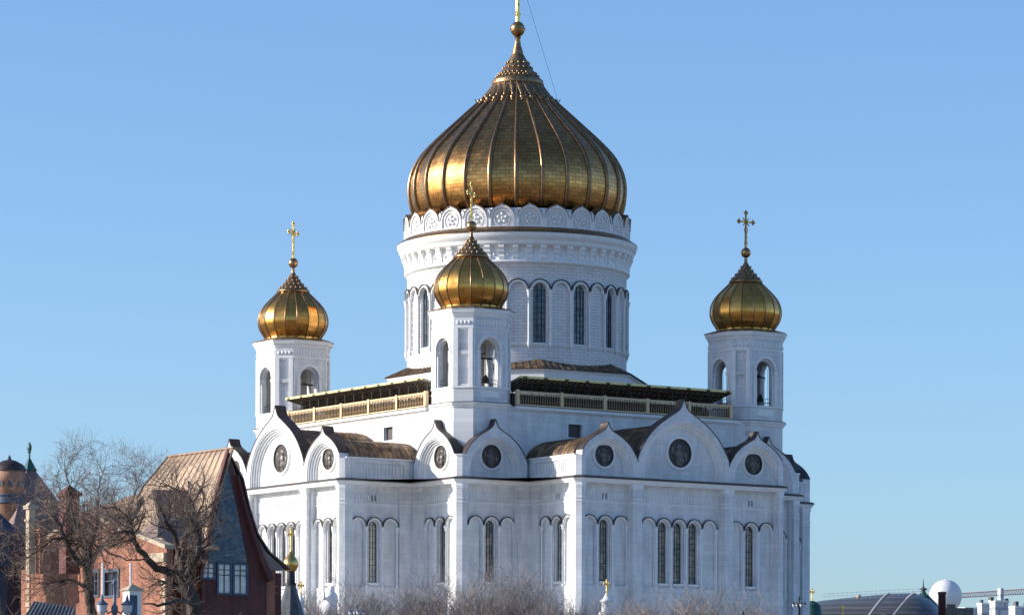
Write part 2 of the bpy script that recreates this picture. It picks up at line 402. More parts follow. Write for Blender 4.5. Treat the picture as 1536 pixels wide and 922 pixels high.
# side walls of the arm: looking +X at x = w (and mirrored)
for sx in (-1, 1):
    sw = MB(); sh = MB(); T2 = (lambda s, z, n, sx=sx: (sx * (w_ + n), s, z))
    arcade(sw, T2, 28.9, 36.0, .5, 32.55, 3, (1,), M['glass_pale'], arm, hoodmb=sh)
    pier(sw, ccw([(sx * w_, 27.0), (sx * w_, 28.9), (sx * (w_ - 1.3), 28.9), (sx * (w_ - 1.3), 27.0)]))
    sw.plate(T2, [(28.0, 36.95), (36.6, 36.95), (36.6, 37.4), (28.0, 37.4)], [], -.05, -1.3)
    # parapet above the cornice
    sw.plate(T2, [(25.0, HC), (a_ - 1.45, HC), (a_ - 1.45, PZ), (25.0, PZ)], [[(28.4, 38.15), (35.6, 38.15), (35.6, 39.75), (28.4, 39.75)]], 0, -.5)
    sw.plate(T2, [(28.3, 38.05), (35.7, 38.05), (35.7, 39.85), (28.3, 39.85)], [], -.12, -.52)
    q = 28.6
    while q < 35.4:
        sw.plate(T2, [(q, 38.3), (q + .14, 38.3), (q + .14, 39.6), (q, 39.6)], [], -.03, -.125, 1); q += .48 if int((q - 28.6) / .48) % 4 else .75
    sw.plate(T2, [(25.0, PZ + .003), (a_ - .7, PZ + .003), (a_ - .7, PZ + .18), (25.0, PZ + .18)], [], .1, -.7, 1)
    sw.prism(ccw([(sx * (w_ - 1.2), a_ - .02), (sx * (w_ - CH), a_ - .02), (sx * w_, a_ - CH), (sx * w_, a_ - 1.5), (sx * (w_ - 1.2), a_ - 1.5)]), HC, PZ + .02)
    arm.append(sw.build('side_wall', [M['stone'], M['trim']], cath))

BIG = catmull([(0, 47.95), (.22, 47.3), (.55, 46.75), (.95, 46.38), (1.6, 46.0), (2.6, 45.4), (4.15, 44.35), (5.45, 43.1), (6.35, 41.85), (6.9, 40.9), (7.17, 40.2)], 4)
SM = catmull([(0, 44.45), (.16, 43.98), (.42, 43.6), (.9, 43.25), (1.75, 42.83), (2.6, 42.3), (3.35, 41.65), (3.95, 40.9), (4.38, 40.2), (4.585, 39.8)], 4)
def figure(mb, T, cx, cz, r_, n, seed=0):
    """robed saint in relief on the disc"""
    rr = random.Random(seed)
    def blob(s, z, rs, rz_, d=.14):
        seg = 10; vs = [T(s, z, n + d)]
        for ring, q in ((1, .6), (2, 1.0)):
            for k in range(seg):
                t_ = 2 * PI * k / seg; vs.append(T(s + rs * q * COS(t_), z + rz_ * q * SIN(t_), n + (d * .75 if ring == 1 else 0)))
        fs = [(0, 1 + k, 1 + (k + 1) % seg) for k in range(seg)] + [(1 + k, 11 + k, 11 + (k + 1) % seg, 1 + (k + 1) % seg) for k in range(seg)]
        mb.add(vs, fs, 0, True)
    blob(cx, cz + .42 * r_, .20 * r_, .20 * r_, .12); blob(cx, cz + .42 * r_, .11 * r_, .15 * r_, .2)
    blob(cx, cz - .05 * r_, .26 * r_, .34 * r_, .18); blob(cx - .05 * r_, cz - .5 * r_, .34 * r_, .36 * r_, .16)
    blob(cx + .27 * r_, cz - .02 * r_, .12 * r_, .28 * r_, .22); blob(cx - .28 * r_, cz - .05 * r_, .10 * r_, .26 * r_, .22)
    blob(cx + .18 * r_, cz + .12 * r_, .14 * r_, .09 * r_, .26); blob(cx - .2 * r_, cz + .25 * r_, .09 * r_, .13 * r_, .24)
    for k in range(5): blob(cx + (k - 2) * .13 * r_, cz - .5 * r_, .04 * r_, .3 * r_, .22)
    blob(cx + .55 * r_, cz + .2 * r_, .1 * r_, .25 * r_, .1); blob(cx - .55 * r_, cz - .2 * r_, .1 * r_, .3 * r_, .1)
def gable(prof, cx, T, rad, cz, mr, mz, edge_cut=None, name='ogee_gable', out=None, depth=1.5):
    gb = MB()
    half = [(dx, z) for dx, z in prof]
    wmax = half[-1][0]
    outline = [(cx - wmax, HC), (cx + wmax, HC)] + [(cx + dx, z) for dx, z in half[::-1]] + [(cx - dx, z) for dx, z in half[1:]]
    if edge_cut: outline = [(min(max(p[0], edge_cut[0]), edge_cut[1]), p[1]) for p in outline]
    o2 = []
    for p in outline:
        if not o2 or math.hypot(p[0] - o2[-1][0], p[1] - o2[-1][1]) > 1e-3: o2.append(p)
    outline = o2
    z0 = HC + .02
    def hl(r_): return [(cx - r_, z0), (cx + r_, z0)] + arc(cx, cz, r_, 0, PI, 26)
    steps = [(0, -.12, rad), (-.12, -.36, rad - .14), (-.36, -.60, rad - .34), (-.60, -.84, rad - .56), (-.84, -1.05, rad - .78)]
    for n0, n1, r_ in steps:
        if n0 == 0: gb.plate(T, outline, [hl(r_)], n0, -depth)
        else: gb.plate(T, hl(rad + .02), [[(p[0], p[1] + (.01 if p[1] < z0 + .005 else 0)) for p in hl(r_)]], n0 , n1 - .002, 1)
    gb.plate(T, hl(rad + .015), [], -1.05, -depth + .01)
    # medallion ring
    cir = lambda r_: arc(cx, mz, r_, 0, 2 * PI, 28)[:-1]
    gb.plate(T, cir(mr + .32), [cir(mr)], -.93, -1.045, 1)
    gb.plate(T, cir(mr + .20), [cir(mr)], -.83, -.928, 1)
    go = gb.build(name, [M['stone'], M['trim']], cath)
    md = MB(); md.plate(T, cir(mr - .01), [], -1.0, -1.04)
    md.plate(T, cir(mr - .02), [cir(mr - .14)], -.9, -.998)
    figure(md2 := MB(), T, cx, mz, mr, -.998, int(cx * 10))
    md.add(md2.v, md2.f, 1, True)
    mo = md.build('medallion', [M['bronze'], M['bronze_fig']], go)
    # copper coping following the outline
    cp = MB(); up = [(cx + dx, z) for dx, z in half[::-1]] + [(cx - dx, z) for dx, z in half[1:]]
    if edge_cut: up = [p for p in up if edge_cut[0] <= p[0] <= edge_cut[1]]
    n = len(up); vs = []
    for i, p in enumerate(up):
        q0 = up[max(0, i - 1)]; q1 = up[min(n - 1, i + 1)]; d = Vector((q1[0] - q0[0], q1[1] - q0[1])).normalized(); nn = Vector((d.y, -d.x))
        for off, nd in ((.003, .06), (.11, .06), (.11, -depth - .05), (.003, -depth - .05)):
            if d.length: vs.append(T(p[0] + nn.x * off, p[1] + nn.y * off, nd))
    fs = []
    for i in range(n - 1):
        for k in range(4): fs.append((i * 4 + k, i * 4 + (k + 1) % 4, (i + 1) * 4 + (k + 1) % 4, (i + 1) * 4 + k))
    fs += [(0, 1, 2, 3), tuple((n - 1) * 4 + k for k in range(4))]
    cp.add(vs, fs); cp.build('gable_coping', M['dark_roof'], go)
    out.append(go); return go
T = Ty(a_)
gable(BIG, 0, T, 6.35, 38.75, 1.85, 41.25, out=arm)
for sx in (-1, 1):
    gable(SM, sx * 11.75, T, 3.75, 38.75, 1.45, 40.45, out=arm, edge_cut=(-15.75, 15.75))

def barrel(cx, half, zb, hgt, y0, y1, name, out, swap=False, mat=None):
    rb = MB(); n = 20
    prof = [(cx - half * COS(PI * i / n), zb + hgt * SIN(PI * i / n) ** 1.0) for i in range(n + 1)]
    Tq = (lambda s, z, y: (y, s, z)) if swap else (lambda s, z, y: (s, y, z))
    vs = []; ny = 10
    for j in range(ny + 1):
        y = y0 + (y1 - y0) * j / ny
        for s, z in prof: vs.append(Tq(s, z, y))
    m = n + 1
    rb.add(vs, [(j * m + i, j * m + i + 1, (j + 1) * m + i + 1, (j + 1) * m + i) for j in range(ny) for i in range(n)], 0, True)
    y = y0 + .4
    while y < y1:
        rb.tube([Tq(s, z + .02, y) for s, z in prof], .045, 4, 0, True, False); y += .72
    for k in (4, 7, 13, 16):
        rb.tube([Tq(prof[k][0], prof[k][1] + .01, y0), Tq(prof[k][0], prof[k][1] + .01, y1)], .03, 4)
    o = rb.build(name, mat or M['roof'], cath); out.append(o); return o
barrel(0, 7.1, 40.0, 5.0, 25.0, a_ - 1.45, 'barrel_roof', arm)
for sx in (-1, 1): barrel(sx * 11.75, 4.4, 39.9, 2.95, 25.0, a_ - 1.45, 'barrel_roof', arm)
rot_copies(arm)

# ---- corner block between two arms (first quadrant), then turned
blk = []
for swap in (0, 1):
    bw = MB(); bh = MB()
    T3 = Tx(b_) if swap else Ty(b_)
    fl = (lambda p: (p[1], p[0])) if swap else (lambda p: p)
    cxb = 21.75
    arcade(bw, T3, 18.0, 25.9, 1.0, cxb - .05, 3, (1,), M['glass'], blk, slots=False, hoodmb=bh)
    pier(bw, ccw([fl(p) for p in [(w_ - .02, b_), (18.0, b_), (18.0, b_ - 1.4), (w_ - .02, b_ - 1.4)]]))
    bw.prism(ccw([fl(p) for p in [(18.0, b_ - .5), (18.3, b_ - .5), (18.3, b_ - 1.3), (18.0, b_ - 1.3)]]), BASE, 36.94)
    bw.prism(ccw([fl(p) for p in [(25.6, b_ - .5), (25.9, b_ - .5), (25.9, b_ - 1.3), (25.6, b_ - 1.3)]]), BASE, 36.94)
    if not swap: pier(bw, ccw([(25.9, b_), (b_ - CH, b_), (b_, b_ - CH), (b_, 25.9), (25.9, 25.9)]))
    bw.plate(T3, [(17.0, 36.95), (25.95, 36.95), (25.95, 37.4), (17.0, 37.4)], [], -.05, -1.3)
    if not swap: bw.prism([(25.9, 25.9), (b_ - .01, 25.9), (b_ - .01, b_ - CH), (b_ - CH, b_ - .01), (25.9, b_ - .01)], HC, PZ + .1); bw.prism([(25.8, 25.8), (b_ + .12, 25.8), (b_ + .12, b_ - CH + .05), (b_ - CH + .05, b_ + .12), (25.8, b_ + .12)], PZ + .103, PZ + .28, 1)
    blk.append(bw.build('corner_wall', [M['stone'], M['trim']], cath))
    prof = [(dx * 1.06, HC + 2.1 + (z - HC - 2.1) * 1.13) for dx, z in SM]
    gable(prof, 21.7, T3, 3.95, 38.8, 1.5, 40.5, out=blk, edge_cut=(16.4, 26.3), depth=1.25)
    barrel(21.7, 4.15, 39.9, 3.4, 20.0, b_ - 1.2, 'barrel_roof', blk, swap=bool(swap))
rot_copies(blk)

# ---- plan outline: cornice and light-blocking core
def rot90(p, k):
    for _ in range(k): p = (-p[1], p[0])
    return p
quad = [(a_, w_ - CH), (a_ - CH, w_), (b_, w_), (b_, b_ - CH), (b_ - CH, b_), (w_, b_), (w_, a_ - CH), (w_ - CH, a_)]
plan = [rot90(p, k) for k in range(4) for p in quad]
cn = MB()
cn.sweep(plan, [(-1.2, 36.92), (.14, 36.92), (.18, 37.05), (.30, 37.12), (.42, 37.28), (.46, 37.42), (-1.2, 37.42)], 0)
cn.sweep(plan, [(-1.2, 37.423), (.56, 37.423), (.58, 37.66), (.05, 37.76), (-1.2, 37.76)], 1)
cn.build('cornice', [M['trim'], M['hood']], cath)
core = MB(); core.prism(offset_poly(plan, -2.1), BASE, 37.6)  # unseen dark fill, added to block light leaks and darken the interior
core.build('light_block_core', M['inside'], cath)
pl = MB(); pl.sweep(plan, [(-2, BASE - 3), (.9, BASE - 3), (.9, 9.0), (.5, 9.6), (-2, 9.6)]); pl.build('plinth', M['stone'], cath)
tr = MB(); tr.prism(offset_poly(plan, -1.3), 37.55, 37.9); tr.build('roof_deck', M['dark_roof'], cath)

# ---- attic body with tower bases
at = MB(); holesW = []
for k in range(4):
    Tk = (lambda s, z, n, k=k: (*rot90((s, BODY + n), k), z))
    hs = [[(q - 1.1, 43.55), (q + 1.1, 43.55), (q + 1.1, 45.25), (q - 1.1, 45.25)] for q in (-8.4, 8.4)]
    at.plate(Tk, [(-19.5, 37.6), (19.5, 37.6), (19.5, 47.0), (-19.5, 47.0)], hs, 0, -1.0)
    at.plate(Tk, [(-17.6, 46.55), (17.6, 46.55), (17.6, 46.72), (-17.6, 46.72)], [], .1, .003, 1)
    at.plate(Tk, [(-17.7, 46.72), (17.7, 46.72), (17.7, 47.12), (-17.7, 47.12)], [], .42, -.3, 1)
    at.plate(Tk, [(-17.7, 47.123), (17.7, 47.123), (17.7, 47.2), (-17.7, 47.2)], [], .5, -.3, 2)
    for q in (-8.4, 8.4):
        at.plate(Tk, [(q - 1.09, 43.56), (q + 1.09, 43.56), (q + 1.09, 45.24), (q - 1.09, 45.24)], [], -.45, -.6, 2)
        at.plate(Tk, [(q - 1.25, 43.4), (q + 1.25, 43.4), (q + 1.25, 45.4), (q - 1.25, 45.4)], [hs[0 if q < 0 else 1]], .04, .002, 1)
OCT = [(TH, -TE), (TH, TE), (TE, TH), (-TE, TH), (-TH, TE), (-TH, -TE), (-TE, -TH), (TE, -TH)]
for k in range(4):
    c = rot90((TC, TC), k); o = [(c[0] + p[0], c[1] + p[1]) for p in OCT]
    at.prism(o, 37.6, 46.6)
    at.sweep(o, [(-.5, 46.6), (.1, 46.6), (.16, 46.8), (.36, 46.95), (.42, 47.2), (-.5, 47.2)], 1)
    at.sweep(o, [(-.5, 47.203), (.5, 47.203), (.5, 47.27), (-.5, 47.3)], 2)
at.prism([(-25, -25), (25, -25), (25, 25), (-25, 25)], 46.6, 47.1, 2)
at.build('attic_wall', [M['stone'], M['trim'], M['hood']], cath)

# ---- balustrades and the viewing canopy on the terrace
for k in range(4):
    Tk = (lambda s, z, n, k=k: (*rot90((s + {0: .5, 3: -.5}.get(k, 0), BODY + n), k), z))
    bl = MB(); L = 16.9; nb = 5; z0, z1 = 47.22, 49.05
    for i in range(nb + 1):
        s = -L + 2 * L * i / nb
        bl.plate(Tk, [(s - .22, z0), (s + .22, z0), (s + .22, z1 + .12), (s - .22, z1 + .12)], [], .28, -.18, 0)
    for zz, zt, p in ((z0, z0 + .16, .2), (z1 - .22, z1, .2)):
        bl.plate(Tk, [(-L, zz), (L, zz), (L, zt), (-L, zt)], [], .2, -.1, 0)
    nn = 90
    for i in range(nn + 1):
        s = -L + .17 + (2 * L - .34) * i / nn
        for (za, zb, hw) in ((z0 + .16, z0 + .4, .035), (z0 + .4, z0 + .75, .06), (z0 + .75, z1 - .5, .035), (z1 - .5, z1 - .225, .085)):
            p = Tk(s, (za + zb) / 2, .06); bl.box(p, (hw * 2, hw * 2, zb - za), 1 if za < z1 - .5 else 0)
    bl.build('balustrade', [M['rail_gold'], M['baluster']], cath)
    cpy = MB()
    ZA, ZB = 50.75, 49.5
    def slab(s0, s1, n0, n1, za0, zb0, th, mi):
        vs = [Tk(s0, za0, n0), Tk(s1, za0, n0), Tk(s1, zb0, n1), Tk(s0, zb0, n1), Tk(s0, za0 + th, n0), Tk(s1, za0 + th, n0), Tk(s1, zb0 + th, n1), Tk(s0, zb0 + th, n1)]
        cpy.add(vs, [(0, 3, 2, 1), (4, 5, 6, 7), (0, 1, 5, 4), (1, 2, 6, 5), (2, 3, 7, 6), (3, 0, 4, 7)], mi)
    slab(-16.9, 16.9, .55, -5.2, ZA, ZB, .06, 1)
    cpy.plate(Tk, [(-16.95, ZA - .12), (16.95, ZA - .12), (16.95, ZA + .17), (-16.95, ZA + .17)], [], .62, .555, 0)
    for i in range(11):
        s = -16.1 + 32.2 * i / 10
        cpy.plate(Tk, [(s - .28, ZA - .125), (s + .28, ZA - .125), (s + .28, ZA + .1), (s - .28, ZA + .1)], [], .66, .622, 1)
    ns = 40
    for i in range(ns + 1):
        s = -16.8 + 33.6 * i / ns
        slab(s - .05, s + .05, .5, -5.1, ZA - .2, ZB - .2, .195, 3)
    for n_ in (-.6, -2.2, -3.8): cpy.plate(Tk, [(-16.9, ZA - .35 + n_ * .217), (16.9, ZA - .35 + n_ * .217), (16.9, ZA - .2 + n_ * .217), (-16.9, ZA - .2 + n_ * .217)], [], n_, n_ - .1, 1)
    for i in range(16):
        s = -16.6 + 33.2 * i / 15
        cpy.tube([Tk(s, 47.2, -.35), Tk(s, ZA - .05, -.35)], .05, 6, 2)
        cpy.tube([Tk(s, 47.2, -4.9), Tk(s, ZB - .05, -4.9)], .07, 6, 1)
        if i % 3 == 1: cpy.tube([Tk(s, 49.4, -.35), Tk(s + 1.1, ZA - .3, -2.0)], .05, 5, 1)
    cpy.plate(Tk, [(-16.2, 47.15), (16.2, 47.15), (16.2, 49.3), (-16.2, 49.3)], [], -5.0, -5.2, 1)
    cpy.build('terrace_canopy', [M['fascia'], M['canopy'], M['hood'], M['rafter']], cath)

# ---- octagonal base and drum
od = MB(); A8 = 16.2; octo = [(A8 / COS(PI / 8) * COS(PI / 8 + k * PI / 4), A8 / COS(PI / 8) * SIN(PI / 8 + k * PI / 4)) for k in range(8)]
od.prism(octo, 47.0, 53.0); od.sweep(octo, [(-1, 53.0), (.12, 53.0), (.25, 53.25), (-1, 53.3)], 0)
o2 = offset_poly(octo, .45); in_r = [(13.0 / A8 * p[0], 13.0 / A8 * p[1]) for p in octo]
vs = [(*p, 53.32) for p in o2] + [(*p, 55.1) for p in in_r]
od.add(vs, [(i, (i + 1) % 8, 8 + (i + 1) % 8, 8 + i) for i in range(8)], 1)
for i in range(8):
    for j in range(14):
        t = j / 14; p = Vector(vs[i]).lerp(Vector(vs[(i + 1) % 8]), t); q = Vector(vs[8 + i]).lerp(Vector(vs[8 + (i + 1) % 8]), t)
        od.tube([p + Vector((0, 0, .04)), q + Vector((0, 0, .04))], .05, 4, 1)
od.build('drum_base', [M['trim'], M['roof']], cath)

RW = 14.72; RA = 15.02
dr = MB(); seg = 128
dr.lathe([(53.0, RW + .02), (55.5, RW + .02), (56.2, RW)], seg=seg)
dr.lathe([(65.0, RW), (66.9, RW), (67.0, RW + .1), (67.15, RW + .12)], seg=seg)
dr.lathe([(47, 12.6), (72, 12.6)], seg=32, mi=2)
dhood = MB()
for k in range(32):
    ang = PI / 2 - R(22.5) * k / 2
    er = Vector((COS(ang), SIN(ang))); et = Vector((SIN(ang), -COS(ang)))
    def Tq(s, z, n, er=er, et=et):
        rad = RW + n; t_ = s / RW; c, s_ = COS(t_), SIN(t_)
        p = er * (rad * c) + et * (rad * s_); return (p.x, p.y, z)
    hw = RW * R(11.25) / 2
    win = (k % 2 == 0); zb, zs = 56.9, 63.85
    # facing layer with the niche
    edge = [(-hw, 55.9), (0, 55.9), (hw, 55.9), (hw, 65.3), (hw / 2, 65.3), (0, 65.3), (-hw / 2, 65.3), (-hw, 65.3)]
    al = arch_loop(0, zb, zs, .98 if win else 1.08)
    if win: dr.plate(Tq, edge, [al], .0, -.3)
    else:
        dr.plate(Tq, edge, [al], .0, -.2); dr.plate(Tq, [(-1.25, 56.6), (0, 56.6), (1.25, 56.6), (1.25, 65.2), (0, 65.2), (-1.25, 65.2)], [], -.14, -.3)
    if win:
        dr.plate(Tq, [(-1.2, 56.5), (1.2, 56.5), (1.2, 65.2), (-1.2, 65.2)], [arch_loop(0, 57.0, zs, .86)], -.16, -.5)
        gl = MB(); gl.plate(Tq, arch_loop(0, 57.0, zs, .87), [], -.40, -.46); go = gl.build('drum_window', M['glass_blue'], cath)
        br = MB()
        for q in (-.84, -.3, .3, .84):
            wd = .06 if abs(q) > .6 or q == 0 else .035; hh = zs + math.sqrt(max(.02, .86 ** 2 - q * q))
            br.plate(Tq, [(q - wd, 57.0), (q + wd, 57.0), (q + wd, hh), (q - wd, hh)], [], -.32, -.39)
        z = 57.05; j = 0
        while z < 64.5:
            hq = .85 if z < zs else math.sqrt(max(.01, .86 ** 2 - (z - zs) ** 2)); t = .07 if j % 3 == 0 else .035
            br.plate(Tq, [(-hq, z), (hq, z), (hq, z + t), (-hq, z + t)], [], -.31, -.385); z += .75; j += 1
        br.build('window_grille', M['dark'], go)
    dr.plate(Tq, arc(0, zs, 1.30, 0, PI, 12) + arc(0, zs, 1.0, PI, 0, 12), [], .22, .002, 1)
    dr.plate(Tq, arc(0, zs, 1.16, 0, PI, 12) + arc(0, zs, 1.02, PI, 0, 12), [], .30, .222, 1)
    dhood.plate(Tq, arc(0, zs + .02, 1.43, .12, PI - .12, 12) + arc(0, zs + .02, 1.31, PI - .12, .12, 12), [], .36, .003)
    P = lambda z, n=.17: Tq(hw, z, n)
    dr.tube([P(57.0), P(63.0)], .19, 8, 1); dr.tube([P(56.1), P(56.5), P(56.8), P(57.0)], [.04, .18, .30, .24], 8, 1)
    dr.tube([P(63.0), P(63.2), P(63.4), P(63.8)], [.2, .28, .25, .40], 8, 1)
    dr.plate(Tq, [(-hw, 56.55), (0, 56.55), (hw, 56.55), (hw, 56.75), (0, 56.75), (-hw, 56.75)], [], .09, .002, 1)
dr.build('drum_wall', [M['drum_stone'], M['trim'], M['inside']], cath)
dhood.build('hood_mould', M['hood'], cath)

dc = MB()
dc.lathe([(67.15, RW - .2), (67.15, RW + .2), (67.35, RW + .26), (67.4, RW + .42), (67.65, RW + .42), (67.7, RW + .25), (69.6, RW + .25), (69.65, RW + .85), (69.85, RW + .92), (70.1, RW + 1.0), (70.3, RW + 1.02), (70.4, RW + 1.2), (70.9, RW + 1.36), (71.15, RW + 1.42), (71.2, RW + 1.42)], seg=128)
for k in range(52):
    an = 2 * PI * k / 52 + AZ; er = Vector((COS(an), SIN(an))); et = Vector((-SIN(an), COS(an)))
    Tq = lambda s, z, n: (*(er * (RW + .24 + n) + et * s), z)
    # bracket: stepped profile prism
    prof = [(0, 67.75), (.12, 67.8), (.2, 68.15), (.14, 68.4), (.35, 68.75), (.42, 69.1), (.6, 69.3), (.6, 69.62), (0, 69.62)]
    vs = [Tq(-.36, z, n) for n, z in prof] + [Tq(.36, z, n) for n, z in prof]; m = len(prof)
    dc.add(vs, [tuple(range(m)), tuple(range(2 * m - 1, m - 1, -1))] + [(i, (i + 1) % m, m + (i + 1) % m, m + i) for i in range(m)])
    dc.plate(Tq, arc(.8, 68.75, .5, 0, PI, 6) + [(.3, 69.6), (1.3, 69.6)], [], .12, .01) if False else None
    dc.ball(Tq(.83, 68.5, .03), .2, 0, (1, 1, 1.6), 6, 4)
dc.build('drum_cornice', M['trim'], cath)
lg = MB(); lg.lathe([(71.2, RW + 1.46), (71.32, RW + 1.44), (72.0, RW + .45), (72.05, RW)], seg=128); lg.build('cornice_ledge', M['rib'], cath)

# crown of blind pointed arches
cr = MB(); cc = MB(); RC = 15.1; NG = 26; OFF = PI / 2 - AZ + R(-0.6)
cr.lathe([(72.0, RC - .25), (73.6, RC - .25), (74.6, RC - .9)], seg=104)
for k in range(NG):
    an = OFF + 2 * PI * (k + .5) / NG; er = Vector((COS(an), SIN(an))); et = Vector((-SIN(an), COS(an)))
    def Tq(s, z, n):
        t_ = s / RC; rad = RC + n; p = er * (rad * COS(t_)) + et * (rad * SIN(t_)); return (p.x, p.y, z)
    hh = [(1.66, 72.0), (1.66, 73.1), (1.6, 73.55), (1.4, 74.05), (1.05, 74.45), (.6, 74.72), (.25, 74.85), (0, 75.05)]
    ol = [(-1.62, 72.0), (0, 72.0)] + hh + [(-p[0], p[1]) for p in hh[-2:0:-1]]
    cr.plate(Tq, ol, [[(-1.42, 72.15), (1.42, 72.15)] + arc(0, 73.12, 1.42, 0, PI, 16)], .12, -.12)
    cr.plate(Tq, ol, [], -.04, -.3, 1)
    c1 = lambda r_: arc(0, 73.15, r_, 0, 2 * PI, 16)[:-1]
    cr.plate(Tq, c1(1.12), [c1(1.02)], .04, -.035, 0)
    for j in range(5):
        t_ = PI / 2 + 2 * PI * j / 5; cr.ball(Tq(.55 * COS(t_), 73.15 + .55 * SIN(t_), -.08), .22, 0, (1, 1, 1), 6, 4)
    cr.ball(Tq(0, 73.15, -.03), .2, 0, (1, 1, 1), 6, 4)
    # small spandrel trefoil between arches
    Tm = lambda s, z, n: Tq(s + RC * PI / NG, z, n)
    cr.plate(Tm, [(-.28, 72.0), (.28, 72.0), (.28, 73.9), (0, 74.35), (-.28, 73.9)], [], .05, -.2, 0)
    # copper gablet roof behind each arch
    ups = [(p[0], p[1]) for p in hh[1:]] + [(-p[0], p[1]) for p in hh[-2:0:-1]]
    vs = []
    for p in ups: vs += [Tq(p[0], p[1] + .08, .2), Tq(p[0] * .8, p[1] + .30, -1.3), Tq(p[0], p[1] - .02, .2)]
    n = len(ups)
    cc.add(vs, [(3 * i, 3 * i + 3, 3 * i + 4, 3 * i + 1) for i in range(n - 1)] + [(3 * i, 3 * i + 3, 3 * i + 5, 3 * i + 2) for i in range(n - 1)])
cr.build('crown_arches', [M['trim'], M['relief']], cath)
cc.build('crown_copper_caps', M['roof'], cath)

# ---- main dome
MD = [(235, 25), (270, 45), (300, 64), (330, 87), (350, 101), (368, 108), (400, 124), (440, 163), (480, 207), (520, 250), (560, 293), (600, 336), (640, 376), (680, 412), (720, 438), (760, 456), (800, 465), (840, 467), (880, 463), (920, 452), (950, 436)]
mdp = [((1167.2 - y / 2.88) / 11.17, r_ / 2.88 / 11.17) for y, r_ in MD]
mdp = catmull(mdp, 4)
dm = MB(); low = [p for p in mdp if p[0] < 122.0 and p[1] > 3.3]
dm.lathe(low, seg=NG, flat_gores=True, rot=OFF)
dome = dm.build('main_dome', M['gold'], cath, recalc=False)
rb = MB()
for k in range(NG):
    an = OFF + 2 * PI * k / NG
    pts = []; rad = []
    for z, r_ in low[::2]:
        pts.append(((r_ + .02) * COS(an), (r_ + .02) * SIN(an), z)); rad.append(.12 + .19 * min(1, r_ / 13))
    rb.tube(pts, rad, 6, ref=(-SIN(an), COS(an), 0))
rb.build('dome_ribs', M['rib'], dome)
sp = MB(); hi = [p for p in mdp if p[1] <= 3.5]
sp.lathe([(z, r_ + .02) for z, r_ in hi], seg=26)
def zm(y): return (1167.2 - y / 2.88) / 11.17
sp.lathe([(zm(372), 3.35), (zm(366), 3.6), (zm(360), 3.45), (zm(352), 3.5), (zm(346), 3.3), (zm(340), 3.1)], seg=26)
for yy, rr_, br_, n in ((322, 82, .15, 26), (333, 92, .13, 30), (296, 64, .12, 18), (275, 50, .15, 12)):
    for k in range(n):
        an = 2 * PI * k / n; r_ = rr_ / 2.88 / 11.17; sp.ball((r_ * COS(an), r_ * SIN(an), zm(yy)), br_, 0, (1, 1, 1.5), 6, 5)
for k in range(NG):
    an = OFF + 2 * PI * (k + .5) / NG
    for j, (yy, rr_, b) in enumerate(((385, 114, .12), (400, 124, .14), (415, 138, .17), (430, 153, .21), (447, 170, .30), (458, 182, .16))):
        r_ = rr_ / 2.88 / 11.17; sp.ball((r_ * COS(an), r_ * SIN(an), zm(yy)), b, 0, (1, 1, 1.4), 6, 5)
    a0 = OFF + 2 * PI * k / NG; a1 = OFF + 2 * PI * (k + 1) / NG
    vs = []
    for t_ in (0, .5, 1):
        aa = a0 + (a1 - a0) * t_; f_ = 1.0 if t_ != .5 else COS(PI / NG)
        for (yy, rr_) in ((372, 112), (410 + 32 * (1 - abs(2 * t_ - 1)), 133 + 34 * (1 - abs(2 * t_ - 1)))):
            r_ = (rr_ / 2.88 / 11.17 + .05) * f_; vs.append((r_ * COS(aa), r_ * SIN(aa), zm(yy)))
    sp.add(vs, [(0, 1, 3, 2), (2, 3, 5, 4)])
sp.tube([(0, 0, zm(240)), (0, 0, zm(215)), (0, 0, zm(195)), (0, 0, zm(168)), (0, 0, zm(160))], [.82, .66, .45, .33, .5], 12)
sp.build('dome_spire', M['spire'], dome)
bl = MB(); bl.ball((0, 0, zm(126)), .98, 0, (1, 1, 1.05), 24, 16); bl.lathe([(zm(126) - .06, 1.0), (zm(126) - .06, 1.05), (zm(126) + .06, 1.05), (zm(126) + .06, 1.0)], seg=24)
bl.build('finial_ball', M['ball'], dome)

